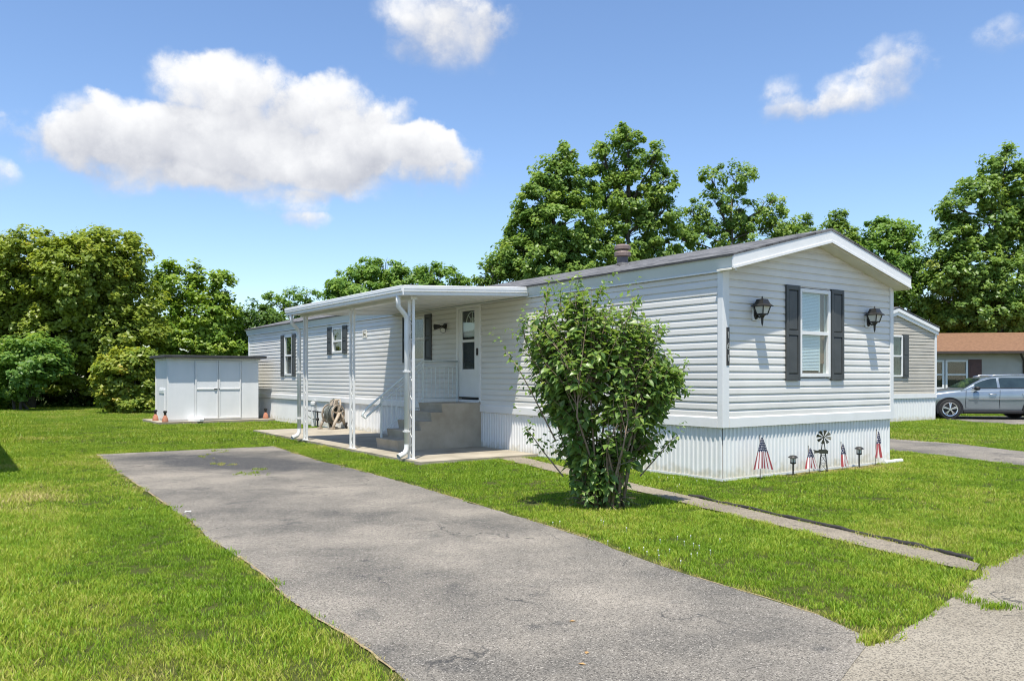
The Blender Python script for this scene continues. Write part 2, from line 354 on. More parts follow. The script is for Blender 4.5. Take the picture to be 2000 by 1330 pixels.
M['road'] = paving_mat('worn_road', (.23, .20, .15), (.35, .31, .24), (.18, .165, .13), speck=(.45, .41, .33), grain=330, speck_amt=.25)
M['pathc'] = paving_mat('path_concrete', (.22, .19, .14), (.33, .285, .215), (.18, .155, .12), speck=(.42, .37, .29), grain=330, speck_amt=.2)

def ground_mat():
    m = bpy.data.materials.new('lawn_soil'); m.use_nodes = True; N = m.node_tree.nodes; L = m.node_tree.links
    b = N['Principled BSDF']; b.inputs['Roughness'].default_value = 1; b.inputs['Specular IOR Level'].default_value = .1
    tc = N.new('ShaderNodeTexCoord'); P = tc.outputs['Object']
    n1 = N.new('ShaderNodeTexNoise'); n1.inputs['Scale'].default_value = .7; n1.inputs['Detail'].default_value = 6; L.new(P, n1.inputs['Vector'])
    n2 = N.new('ShaderNodeTexNoise'); n2.inputs['Scale'].default_value = 30; n2.inputs['Detail'].default_value = 4; L.new(P, n2.inputs['Vector'])
    r1 = N.new('ShaderNodeValToRGB'); r1.color_ramp.elements[0].position = .35; r1.color_ramp.elements[1].position = .68
    r1.color_ramp.elements[0].color = (.05, .075, .012, 1); r1.color_ramp.elements[1].color = (.095, .10, .03, 1); L.new(n1.outputs['Fac'], r1.inputs[0])
    mx = N.new('ShaderNodeMix'); mx.data_type = 'RGBA'; mx.blend_type = 'MULTIPLY'; mx.inputs['Factor'].default_value = .8
    r2 = N.new('ShaderNodeValToRGB'); r2.color_ramp.elements[0].position = .3; r2.color_ramp.elements[1].position = .7
    r2.color_ramp.elements[0].color = (.45, .45, .4, 1); L.new(n2.outputs['Fac'], r2.inputs[0])
    L.new(r1.outputs[0], mx.inputs['A']); L.new(r2.outputs[0], mx.inputs['B']); L.new(mx.outputs['Result'], b.inputs['Base Color'])
    return m
M['soil'] = ground_mat()

# ================================================================== THE SETTING
mb = MB(); mb.add([(-900, -300, 0), (900, -300, 0), (900, 1800, 0), (-900, 1800, 0)], [(0, 1, 2, 3)])
struct(obj('ground', mb, M['soil']), 'mown green lawn around the home')

def densify(poly, step=.22, jit=.018, seed=1):
    rr = random.Random(seed); out = []
    for i in range(len(poly)):
        a, b = Vector(poly[i]).to_2d(), Vector(poly[(i+1) % len(poly)]).to_2d(); n = max(1, int((b-a).length/step)) if (b-a).length < 25 else 1
        for k in range(n):
            p = a.lerp(b, k/n)
            if n > 1: p = p+Vector((rr.gauss(0, jit), rr.gauss(0, jit)))
            out.append((p.x, p.y))
    return out
def sheet(name, poly, z, m, thick=.0):
    mb = MB(); n = len(poly)
    if thick: mb.prism(poly, 'z', z-thick, z)
    else: mb.add([(p[0], p[1], z) for p in poly], [tuple(range(n))])
    return obj(name, mb, m)
def gp(l): return [tuple(G(x, y).to_2d()) for x, y in l]

drive_left = gp([(189, 888), (234, 925), (296, 966), (364, 1013), (411, 1056), (471, 1090), (514, 1124), (553, 1163), (613, 1206), (668, 1236), (720, 1272), (790, 1330)])
drive_right = gp([(533, 872), (618, 899), (717, 923), (830, 955), (922, 983), (1000, 1007), (1149, 1052), (1260, 1097), (1400, 1141), (1500, 1170), (1600, 1203), (1680, 1240), (1690, 1262)])
seam = gp([(1690, 1262), (1640, 1330)])
DRIVE = drive_right + [seam[1], (.75, 2.9), (-.6, 2.0)] + [(-.35, 3.4)] + drive_left[::-1]
DRIVE = densify(DRIVE, .2, .014, 3)
struct(sheet('driveway', DRIVE, .008, M['asphalt']), 'long grey weathered asphalt driveway')
st_edge = gp([(1700, 1262), (1732, 1246), (1790, 1212), (1840, 1184), (1880, 1156), (1920, 1124), (1916, 1108), (1945, 1102), (1984, 1084), (2000, 1073)])
e2 = Vector(st_edge[-1]); tdir = Vector((math.cos(HA), math.sin(HA)))
STREET = [(seam[1][0]-.35, seam[1][1]), (seam[0][0]-.35, seam[0][1])] + st_edge + [tuple(e2+tdir*8), tuple(e2+tdir*60), tuple(e2+tdir*60+Vector((40, -60))), (-60, -60), (-60, -42), (-9, -3.5), (-.6, 1.9), (.75, 2.85)]
STREET = densify(STREET[:14], .2, .014, 5)+STREET[14:]
struct(sheet('street', STREET, .004, M['road']), 'worn pale street and driveway apron at the right')
path_lo = gp([(905, 880), (1060, 917), (1268, 967), (1440, 1010), (1600, 1048), (1760, 1087), (1856, 1109), (1905, 1118)])
path_up = gp([(1914, 1104), (1880, 1092), (1760, 1064), (1600, 1028), (1440, 992), (1348, 971), (1240, 946), (1060, 903), (965, 880)])
PATH = path_lo+path_up
struct(sheet('path', densify(PATH, .25, .01, 8), .014, M['pathc']), 'narrow concrete footpath from the patio to the street')
SLAB = [tuple(H(t, s).to_2d()) for t, s in ((-2.42, 4.15), (-.02, 4.15), (-.02, 13.4), (-2.2, 13.4))]
o = sheet('patio', densify(SLAB, .5, .01, 2), .05, M['slab'], .12); struct(o, 'concrete patio slab under the white awning')
NDRIVE = gp([(1690, 852), (1740, 857), (1870, 867), (2000, 882), (2200, 905), (2400, 935), (2200, 940), (2000, 910), (1870, 893), (1735, 880), (1690, 874)])
struct(sheet('neighbour_driveway', densify(NDRIVE, .5, .03, 4), .006, M['asphalt']), 'grey asphalt strip crossing the lawn beyond the home')
CDRIVE = gp([(1832, 818), (1845, 813), (2150, 813), (2150, 838), (2000, 830), (1900, 824)])
struct(sheet('car_driveway', CDRIVE, .006, M['asphalt']), 'asphalt parking strip under the silver car')

def fringe(name, line, w, seed, label):
    rr = random.Random(seed); pts = []
    for a, b in zip(line, line[1:]):
        a, b = Vector(a), Vector(b); n = max(1, int((b-a).length/.06)); pts += [a.lerp(b, k/n) for k in range(n)]
    L_, R_ = [], []; u = 0
    for i, p in enumerate(pts):
        d = (pts[min(i+1, len(pts)-1)]-pts[max(0, i-1)]).normalized(); nrm = Vector((-d.y, d.x)); u = u*.8+rr.gauss(0, .5)*.6
        L_.append(p+nrm*w*max(.05, .6+.5*u)); R_.append(p-nrm*w*max(.05, .6-.4*u+rr.gauss(0, .2)))
    n = len(pts); mb = MB(); mb.add([(p.x, p.y, .0105) for p in L_]+[(p.x, p.y, .0105) for p in R_], [(i, i+1, n+i+1, n+i) for i in range(n-1) if math.sin(i*.071*seed+seed)+math.sin(i*.193)+rr.gauss(0, .35) > .1])
    o = obj(name, mb, M['straw']); o['kind'] = 'stuff'; o['label'] = label; o['category'] = 'dry grass'
M['straw'] = mat('dry_thatch', (.30, .22, .11), (.50, .40, .22), rough=1, scale=40, detail=6, bump=1.0, bscale=120, bdist=.02)
fringe('dry_thatch', drive_left, .013, 1, 'dry tan thatch along the left edge of the driveway')
fringe('dry_thatch', drive_right, .011, 2, 'dry tan thatch along the right edge of the driveway')
# lawn edging along the path
epts = [G(x, y) for x, y in ((1346, 970), (1420, 986), (1520, 1009), (1640, 1036), (1760, 1063), (1850, 1084), (1913, 1100))]
mb = MB(); pp = []
for i in range(len(epts)-1):
    for k in range(6): pp.append(epts[i].lerp(epts[i+1], k/6)+Vector((random.gauss(0, .008), random.gauss(0, .008), .020+random.gauss(0, .005))))
mb.tube(pp, [max(.014, .018+random.gauss(0, .004)) for _ in pp], 6)
tag(obj('lawn_edging', mb, M['edging'], smooth=True), 'black plastic lawn edging running along the footpath', 'edging')

# ================================================================== THE GREY MOBILE HOME
LEN, WID = 21.0, 4.17
ZT0, ZT1, ZF0, ZF1, ZR = .73, .87, 2.87, 3.05, 3.62
PITCH = (ZF0-ZT1)/19
OV, EV = .27, .12
home = empty('mobile_home', HO, HA)
tag(home, 'long light grey vinyl-sided mobile home with white skirting and charcoal shutters', 'house')
hw = obj('wall', MB().box(.07, WID-.02, .07, LEN-.02, .3, ZF0+.02), M['dark'], home)
# gable core
g0 = MB().prism([(.07, ZF0), (WID-.02, ZF0), (WID/2, ZR-.08)], 'y', .09, LEN-.1); obj('gable', g0, M['siding'], home)
PROF = [(.0, 0), (.0205, .0), (.0215, .004), (.0185, .062), (.016, .069), (.004, .093), (.0035, PITCH+.006), (0, PITCH+.006)]   # out, up : dutch lap
def subtract(a, b, cuts):
    seg = [(a, b)]
    for c0, c1 in cuts:
        n = []
        for x, y in seg:
            if c1 <= x or c0 >= y: n.append((x, y))
            else:
                if c0 > x: n.append((x, c0))
                if c1 < y: n.append((c1, y))
        seg = n
    return seg
# openings  (s0,s1,z0,z1) on the long wall and (t0,t1,z0,z1) on the end wall, frame outside
WL = [(16.66, 17.34, 1.46, 2.69), (12.83, 13.55, 2.06, 2.75), (8.31, 9.05, 1.77, 2.76)]
DOOR = (6.04, 6.97, .93, 2.865)
WE = (1.674, 2.44, 1.42, 2.735)
def board(parent, along, a0, a1, z, wall):
    mb = MB()
    if wall == 'long': mb.prism([(-o_, z+u) for o_, u in PROF][::-1], 'y', a0, a1)
    else: mb.prism([(-o_, z+u) for o_, u in PROF], 'x', a0, a1)
    return obj('siding_board', mb, M['siding'], parent)
for k in range(19):
    z = ZT1+k*PITCH
    cuts = [(w[0]+.02, w[1]-.02) for w in WL+[DOOR] if w[2]+.02 < z+PITCH and w[3]-.02 > z]
    js = [((k//2)*1.37+1.1+3.66*q) % 21.3 for q in range(6)]; cuts2 = cuts+[(j-.0008, j+.0008) for j in js if .3 < j < LEN-.3]
    for q, (a, b) in enumerate(sorted(subtract(.055, LEN-.05, cuts2))): 
        o = board(hw, 'y', a, b, z, 'long'); o.location.x = -.0012*(q % 2)
    cuts = [(WE[0]+.02, WE[1]-.02)] if WE[2]+.02 < z+PITCH and WE[3]-.02 > z else []
    for a, b in subtract(.055, WID-.055, cuts): board(hw, 'x', a, b, z, 'end')
def rake_z(t): return ZF0+.03+(ZR-.17-ZF0-.03)*(1-abs(t-WID/2)/(WID/2))
k = 19
while True:
    z = ZT1+k*PITCH
    def tt(zz): return max(0, (zz-ZF0-.03)/(ZR-.17-ZF0-.03))*WID/2
    a = tt(z)+.0; b = WID-a
    if b-a < .15: break
    a2 = tt(z+PITCH); b2 = WID-a2
    if a2 > b2: a2 = b2 = WID/2
    mb = MB(); n = len(PROF); vs = []
    for o_, u in PROF:
        w = u/PITCH; vs.append((a+(a2-a)*w, -o_, z+u))
    for o_, u in PROF:
        w = u/PITCH; vs.append((b+(b2-b)*w, -o_, z+u))
    fs = [(i, (i+1) % n, n+(i+1) % n, n+i) for i in range(n)]+[tuple(range(n-1, -1, -1)), tuple(range(n, 2*n))]
    mb.add(vs, fs); obj('siding_board', mb, M['siding'], hw); k += 1
# sheathing behind the boards so that no gap shows between core and siding
obj('sheathing', MB().box(.001, .069, 0.08, LEN-.1, ZT0, .92).box(.08, WID-.05, .001, .069, ZT0, 1.40).prism([(.05, 2.75), (WID-.05, 2.75), (WID-.05, ZF0), (WID/2, ZR-.12), (.05, ZF0)], 'y', .001, .069), M['siding'], home)
def lsheath():
    mb = MB(); cuts = sorted([(w[0], w[1]) for w in WL+[DOOR]])
    for a, b in subtract(.08, LEN-.1, cuts): mb.box(.001, .068, a, b, .921, ZF0)
    for w in WL: mb.box(.001, .068, w[0], w[1], .921, w[2]); mb.box(.001, .068, w[0], w[1], w[3], ZF0)
    mb.box(.08, WE[0], .001, .068, 1.401, 2.749); mb.box(WE[1], WID-.05, .001, .068, 1.401, 2.749)
    return mb
obj('sheathing', lsheath(), M['siding'], home)
# corner posts, band board
for (t0, t1, s0, s1) in ((-.034, .10, -.034, .062), (WID-.062, WID+.034, -.034, .062), (-.034, .062, LEN-.09, LEN+.01)):
    mb = MB().box(t0, t1, s0, s1, ZT0-.005, ZF0+.03)
    obj('corner_post', mb, M['trim'], home, bevel=.006)
mb = MB().prism([(-.038, ZT0), (-.038, ZT1-.012), (-.026, ZT1+.004), (.03, ZT1+.004), (.03, ZT0)], 'y', .063, LEN-.091); obj('band_board', mb, M['white'], home)
mb = MB().prism([(-.038, ZT0), (-.038, ZT1-.012), (-.026, ZT1+.004), (.03, ZT1+.004), (.03, ZT0)][::-1], 'x', .101, WID-.063); obj('band_board', mb, M['white'], home)
# skirting panels
def rib_panel(w, h, ribs=5, d=.015):
    prof = []; p = w/ribs
    for i in range(ribs):
        x = i*p; prof += [(x, 0), (x+p*.42, 0), (x+p*.52, -d), (x+p*.86, -d), (x+p*.96, 0)]
    prof.append((w, 0)); n = len(prof); vs = []
    for (x, y) in prof: vs += [(x, y, 0), (x, y, h)]
    fs = [(2*i, 2*i+2, 2*i+3, 2*i+1) for i in range(n-1)]
    return MB().add(vs, fs)
PW = .42
me_p = rib_panel(PW, ZT0+.05).mesh('skirting_panel', M['skirt'])
n = int(LEN/PW)
for i in range(n):
    o = link('skirting_panel', me_p, home, (.012, .02+(i+1)*(LEN-.04)/n, -.03), (0, 0, -math.pi/2)); o.scale = ((LEN-.04)/n/PW, 1, 1)
n = 10
for i in range(n):
    o = link('skirting_panel', me_p, home, (.02+i*(WID-.04)/n, .012, -.03)); o.scale = ((WID-.04)/n/PW, 1, 1)
obj('base_channel', MB().box(-.012, .0, -.012, LEN, -.02, .035).box(.0, WID+.04, -.012, .0, -.02, .035), M['white'], home)
obj('skirt_core', MB().box(.03, WID-.02, .03, LEN-.02, -.03, ZT0+.05), M['white'], home)
# roof
def slope_z(t): return ZF1+.012+(ZR-ZF1-.012)*(t+EV)/(WID/2+EV)
for side in (0, 1):
    f = (lambda t: t) if side == 0 else (lambda t: WID-t)
    pr = [(f(-EV), ZF1-.01), (f(-EV), ZF1+.014), (f(WID/2), ZR+.004), (f(WID/2), ZR-.03)]
    mb = MB().prism(pr if side == 1 else pr[::-1], 'y', -OV-.02, LEN+.12); obj('roof', mb, M['shingle'], home)
    # rake board with its bright lower lip, soffit
    a, b = f(-EV), f(WID/2); h = .165
    pr = [(a, ZF1-.012-h), (b, ZR-.033-h), (b, ZR-.033), (a, ZF1-.012)]
    mb = MB().prism(pr if side == 0 else pr[::-1], 'y', -OV-.012, -OV+.012); rk = obj('rake_board', mb, M['white'], home)
    pr = [(a, ZF1-.012-h-.012), (b, ZR-.033-h-.012), (b, ZR-.033-h+.022), (a, ZF1-.012-h+.022)]
    obj('drip_lip', MB().prism(pr if side == 0 else pr[::-1], 'y', -OV-.024, -OV-.013), M['white'], rk)
    pr = [(a, ZF1-.035-h), (b, ZR-.056-h), (b, ZR-.03-h), (a, ZF1-.012-h)]
    obj('soffit', MB().prism(pr if side == 0 else pr[::-1], 'y', -OV+.013, .0), M['soffit'], home)
# eaves: long fascia
obj('fascia', MB().prism([(-EV+.012, ZF1-.012), (-.045, ZF0-.004), (-.02, ZF0-.004), (-.02, ZF1-.012)][::-1], 'y', -OV+.013, LEN+.1), M['fascia'], home)
obj('fascia_lip', MB().box(-.062, -.018, -OV+.013, LEN+.1, ZF0-.022, ZF0-.005), M['white'], home)
obj('fascia', MB().box(WID+.02, WID+.05, .0, LEN+.1, ZF0, ZF1-.012), M['fascia'], home)
obj('drip_edge', MB().box(-EV-.012, -EV-.001, -OV-.02, LEN+.12, ZF1-.02, ZF1+.01), M['shedroof'], home)
# roof vent
vt, vs_ = 1.3, 3.39
rv = obj('roof_vent', MB().lathe([(.10, -.05), (.10, .17)], 18), M['ventdark'], home, (vt, vs_, slope_z(vt)), smooth=False)
obj('vent_cap', MB().lathe([(.10, .155), (.145, .165), (.15, .225), (.135, .245), (.08, .25)], 20).lathe([(.09, .24), (.09, .29)], 14).lathe([(.10, .285), (.145, .285), (.148, .345), (.11, .37), (.02, .372)], 20), M['vent'], rv)
obj('flashing', MB().lathe([(.17, -.04), (.12, .03), (.10, .05)], 16), M['shingle'], rv)
# second low vent seen at the far end of the roof
rv2 = obj('roof_vent', MB().lathe([(.12, -.06), (.12, .1), (.17, .11), (.17, .17), (.05, .2)], 14), M['vent'], home, (.9, 15.6, slope_z(.9)))

def window(parent, M3, w, h, kind, shutters=.0, sw=.30, sh=None):
    """window in a local frame: x along the wall, y outward, z up, origin at lower left of the frame"""
    root = empty('window'); root.parent = parent; root.matrix_local = M3
    f = .055; d0, d1 = -.07, .034
    fr = MB().box(0, f, d0, d1, 0, h).box(w-f, w, d0, d1, 0, h).box(f, w-f, d0, d1, 0, f).box(f, w-f, d0, d1, h-f, h)
    obj('frame', fr, M['white'], root, bevel=.004)
    zm = h*.5 if kind != 'small' else h*.47
    obj('sash_rail', MB().box(f, w-f, -.02, .022, zm-.026, zm+.026), M['white'], root, bevel=.003)
    obj('pane', MB().box(f, w-f, .0, .004, zm+.026, h-f), M['glass'], root)
    obj('pane', MB().box(f, w-f, -.016, -.012, f, zm-.026), M['glass'], root)
    if kind == 'blind':
        bw = f+(w-2*f)*.22; be = w-f
        bl = MB(); z = f+.045
        while z < h-f-.01: bl.add([(bw, -.030, z), (be, -.030, z), (be, -.036, z+.018), (bw, -.036, z+.018), (bw, -.040, z+.022), (be, -.040, z+.022)], [(0, 1, 2, 3), (3, 2, 5, 4)]); z += .022
        b = obj('blind', bl, M['blind'], root); b['kind'] = 'stuff'
        obj('blind_edge', MB().box(bw-.018, bw, -.05, -.028, f+.02, h-f), M['white'], root)
        obj('curtain', MB().box(f, bw-.019, -.062, -.05, f+.15, h-f), M['brown_wood'], root)
    else:
        n = 7; cu = MB()
        for side in (0, 1):
            x0, x1 = (f, f+(w-2*f)*.42) if side == 0 else (w-f-(w-2*f)*.30, w-f)
            vs = []; 
            for i in range(n*2+1):
                x = x0+(x1-x0)*i/(n*2); y = -.05+(.010 if i % 2 else -.004); vs += [(x, y, f), (x, y, h-f)]
            cu.add(vs, [(2*i, 2*i+2, 2*i+3, 2*i+1) for i in range(n*2)])
        obj('curtain', cu, M['curtain'], root)
    return root
def shutter(parent, M3, w, h):
    root = empty('shutter'); root.parent = parent; root.matrix_local = M3
    b = .05; y0, y1 = .0, .032; zm = h*.5
    fr = MB().box(0, b, y0, y1, 0, h).box(w-b, w, y0, y1, 0, h).box(b, w-b, y0, y1, 0, .09).box(b, w-b, y0, y1, h-.07, h).box(b, w-b, y0, y1, zm-.035, zm+.035)
    obj('stile_frame', fr, M['shutter'], root, bevel=.004)
    for z0, z1 in ((.09, zm-.035), (zm+.035, h-.07)):
        m_ = .022; pb = MB()
        vs = [(b, .012, z0), (w-b, .012, z0), (w-b, .012, z1), (b, .012, z1), (b+m_, .026, z0+m_), (w-b-m_, .026, z0+m_), (w-b-m_, .026, z1-m_), (b+m_, .026, z1-m_)]
        pb.add(vs, [(0, 1, 5, 4), (1, 2, 6, 5), (2, 3, 7, 6), (3, 0, 4, 7), (4, 5, 6, 7)]); obj('panel', pb, M['shutter'], root)
    return root
def FL(s, z, out=0.0):   # long wall frame: x runs along s, y points outward (-t)
    return Matrix(((0, -1, 0, -out), (1, 0, 0, s), (0, 0, 1, z), (0, 0, 0, 1)))
def FE(t, z, out=0.0):
    return Matrix(((-1, 0, 0, t), (0, -1, 0, -out), (0, 0, 1, z), (0, 0, 0, 1)))
for (a, b, z0, z1), kd in zip(WL, ('tall', 'small', 'tall')):
    window(home, FL(a, z0), b-a, z1-z0, kd)
    shutter(home, FL(b+.015, z0-.03, .018), .285, z1-z0+.06); shutter(home, FL(a-.30, z0-.03, .018), .285, z1-z0+.06)
a, b, z0, z1 = WE; window(home, FE(b, z0), b-a, z1-z0, 'blind')
shutter(home, FE(b+.335, z0-.05, .018), .325, z1-z0+.08); shutter(home, FE(a-.01, z0-.05, .018), .325, z1-z0+.08)
# door
dr = empty('door'); dr.parent = home; dr.matrix_local = FL(DOOR[0], DOOR[2]); w, h = DOOR[1]-DOOR[0], DOOR[3]-DOOR[2]
f = .06
obj('door_frame', MB().box(0, f, -.07, .035, 0, h).box(w-f, w, -.07, .035, 0, h).box(f, w-f, -.07, .035, h-f, h).box(f, w-f, -.07, .045, -.03, .03), M['white'], dr, bevel=.004)
x0, x1, y0, y1 = .25, .73, -.02, .015
zb, zm0, zm1, zt = .645, 1.19, 1.245, 1.825
sl = MB().box(f+.004, x0, y0, y1, .055, h-f-.004).box(x1, w-f-.004, y0, y1, .055, h-f-.004).box(x0, x1, y0, y1, .055, zb).box(x0, x1, y0, y1, zm0, zm1).box(x0, x1, y0, y1, zt, h-f-.004)
obj('storm_door', sl, M['trim'], dr, bevel=.003)
obj('door_sweep', MB().box(f+.03, w-f-.03, .016, .024, .055, .085), M['black'], dr)
obj('pane', MB().box(x0, x1, -.004, .0, zm1, zt), M['glass'], dr)
obj('pane', MB().box(x0, x1, -.010, -.006, zb, zm0), M['glass'], dr)
inner = MB().box(x0-.05, x1+.05, -.062, -.055, 1.30, 1.60); ind = obj('inner_door', inner, M['trim'], dr)
obj('inner_door_curtain', MB().box(x0-.02, x1+.02, -.066, -.060, 1.245, 1.30), M['curtain'], dr)
fan = MB(); cx, cz, rr_ = (x0+x1)/2-.07, 1.60, .23
for k in range(5):
    a_ = math.pi*k/4
    if k in (0, 4): continue
    fan.tube([(cx, -.05, cz), (cx+math.cos(a_)*rr_, -.05, cz+math.sin(a_)*rr_*.9)], .008, 5)
fan.tube([(cx+math.cos(math.pi*k/12)*rr_, -.05, cz+math.sin(math.pi*k/12)*rr_*.9) for k in range(13)], .009, 5)
fan.tube([(cx+math.cos(math.pi*k/12)*.09, -.05, cz+math.sin(math.pi*k/12)*.08) for k in range(13)], .008, 5)
obj('fanlight', fan, M['white'], ind)
hd = MB().box(.115, .135, .015, .05, .92, 1.06); obj('handle', hd, M['black'], dr)
# number plaque on the corner post
npl = obj('number_plaque', MB().box(-.03, .03, -.008, 0, 0, .52), M['black'], home, (.065, -.034, 1.58), bevel=.003)
for i, ch in enumerate('161'):
    cu = bpy.data.curves.new('digit', 'FONT'); cu.body = ch; cu.size = .13; cu.align_x = 'CENTER'; cu.extrude = .002
    tmp = bpy.data.objects.new('digit', cu); COL.objects.link(tmp); bpy.context.view_layer.update(); me = bpy.data.meshes.new_from_object(tmp.evaluated_get(bpy.context.evaluated_depsgraph_get())); bpy.data.objects.remove(tmp)
    me.materials.clear(); me.materials.append(M['grey_num']); link('digit', me, npl, (0, -.0105, .37-i*.155), (R(90), 0, 0))
# utility pipe and tap below the band board
# ---------------- wall lanterns (things of their own)
def lantern(t, label):
    root = empty('wall_lantern', H(t, -.018, 2.30), HA); root.scale = (.88, .88, .92); tag(root, label, 'lamp', 'coach lanterns on the end wall')
    obj('mounting_block', MB().box(-.065, .065, -.022, .003, -.095, .095), M['trim'], root, bevel=.006)
    bp_ = MB(); n = 16; vs = []
    for y, s in ((-.022, 1), (-.042, .92), (-.05, .7)):
        for k in range(n): a_ = 2*math.pi*k/n; vs.append((math.cos(a_)*.05*s, y, math.sin(a_)*.08*s))
    bp_.add(vs, [(i*n+k, i*n+(k+1) % n, (i+1)*n+(k+1) % n, (i+1)*n+k) for i in range(2) for k in range(n)]+[tuple(range(2*n, 3*n))])
    obj('backplate', bp_, M['black'], root)
    oy = -.145
    obj('arm', MB().tube([(0, -.04, -.02), (0, -.09, -.05), (0, oy, -.045)], .014, 8), M['black'], root, smooth=True)
    # four-sided lantern, turned 45 degrees like the photograph's
    def ring(r, z, n=4, ro=math.pi/4): return [(r*math.cos(ro+2*math.pi*k/n), oy+r*math.sin(ro+2*math.pi*k/n), z) for k in range(n)]
    def loft(rs, n=4, ro=math.pi/4):
        b_ = MB(); vs = []
        for r, z in rs: vs += ring(r, z, n, ro)
        m = len(rs); b_.add(vs, [(i*n+k, i*n+(k+1) % n, (i+1)*n+(k+1) % n, (i+1)*n+k) for i in range(m-1) for k in range(n)]+[tuple(range(n-1, -1, -1)), tuple(range((m-1)*n, m*n))]); return b_
    rt, rb, zt_, zb_ = .128, .082, .118, -.006
    obj('roof', loft([(.172, .112), (.175, .122), (.128, .150), (.095, .205), (.088, .222), (.02, .23)]), M['black'], root)
    obj('finial', MB().lathe([(.018, .226), (.010, .24), (.014, .252), (.004, .268)], 10, (0, oy, 0)), M['black'], root)
    obj('glass', loft([(rb*.93, zb_), (rt*.95, zt_-.005)]), M['frost'], root)
    bars = MB(); A, B = ring(rt, zt_), ring(rb, zb_)
    for k in range(4): bars.tube([A[k], B[k]], .010, 5)
    bars.tube(A+[A[0]], .009, 5); bars.tube(B+[B[0]], .012, 5)
    obj('cage', bars, M['black'], root)
    obj('tail', loft([(.004, -.185), (.016, -.14), (.022, -.06), (.042, -.03), (.07, -.01)], 8, 0), M['black'], root)
    return root
lantern(.655, 'black coach lantern left of the end window near the house corner')
lantern(3.45, 'black coach lantern right of the end window nearer the trees')
# ---------------- floodlight beside the door
fl = empty('floodlight', H(-.017, 7.42, 2.49), HA); tag(fl, 'black twin-head floodlight on the wall beside the white door', 'lamp')
obj('base', MB().tube([(0, 0, 0), (-.03, 0, 0)], .062, 14), M['black'], fl)
for s_, dz in ((.08, .02), (-.06, -.05)):
    d = Vector((-.10, s_*1.6, dz-.03)); e = Vector((-.03, s_*.5, 0))
    b_ = MB().tube([e, e+d*.35, e+d*.5, e+d*1.25], [.014, .02, .036, .066], 12); hd_ = obj('lamp_head', b_, M['black'], fl, smooth=True)
    q = (e+d*1.26); obj('lens', MB().tube([q-d*.02, q+d*.02], .055, 12), M['frost'], hd_)
# ---------------- small cream plaque on the wall
pq = obj('wall_plaque', MB().box(-.012, 0, -.115, .115, -.10, .10), M['cream'], None, H(-.018, 11.44, 2.50), (0, 0, HA)); tag(pq, 'small cream plaque with brown animal picture on grey siding', 'plaque')
an = MB(); x = -.0145
an.prism([(-.07, -.03), (-.06, .005), (-.02, .008), (.02, .0), (.05, .015), (.06, .05), (.075, .045), (.078, .015), (.06, -.012), (.045, -.032), (.0, -.036), (-.04, -.036)], 'x', x, x+.003)
for yy in (-.06, -.045, .03, .045): an.box(x, x+.003, yy, yy+.011, -.07, -.03)
obj('picture', an, M['umber'], pq)
tx = MB()
for i in range(6): tx.box(x, x+.003, -.08+i*.027, -.08+i*.027+.017, .055, .075)
obj('lettering', tx, M['umber'], pq)

# ================================================================== AWNING OVER THE PATIO
aw = empty('patio_awning', H(0, 0, 0), HA); tag(aw, 'white metal awning roof on lattice posts over the patio', 'awning')
A0, A1, TO = 4.39, 9.85, -2.63
def az_(t): return 2.885+(2.755-2.885)*(t/TO)      # underside
npan = 12
for i in range(npan):
    s0 = A0+.03+(A1-A0-.06)*i/npan; s1 = A0+.03+(A1-A0-.06)*(i+1)/npan; a_, b_ = -.075, TO+.05
    mb = MB()
    vs = [(a_, s0+.012, az_(a_)), (a_, s1, az_(a_)), (b_, s1, az_(b_)), (b_, s0+.012, az_(b_))]; up = [(x, y, z+.10) for x, y, z in vs]
    mb.add(vs+up, [(0, 1, 2, 3), (7, 6, 5, 4), (0, 4, 5, 1), (1, 5, 6, 2), (2, 6, 7, 3), (3, 7, 4, 0)])
    obj('roof_panel', mb, M['trim'], aw)
    vs = [(a_, s0-.004, az_(a_)-.006), (a_, s0+.011, az_(a_)-.006), (b_, s0+.011, az_(b_)-.006), (b_, s0-.004, az_(b_)-.006)]; up = [(x, y, z+.05) for x, y, z in vs]
    obj('seam', MB().add(vs+up, [(0, 1, 2, 3), (7, 6, 5, 4), (0, 4, 5, 1), (1, 5, 6, 2), (2, 6, 7, 3), (3, 7, 4, 0)]), M['trim'], aw)
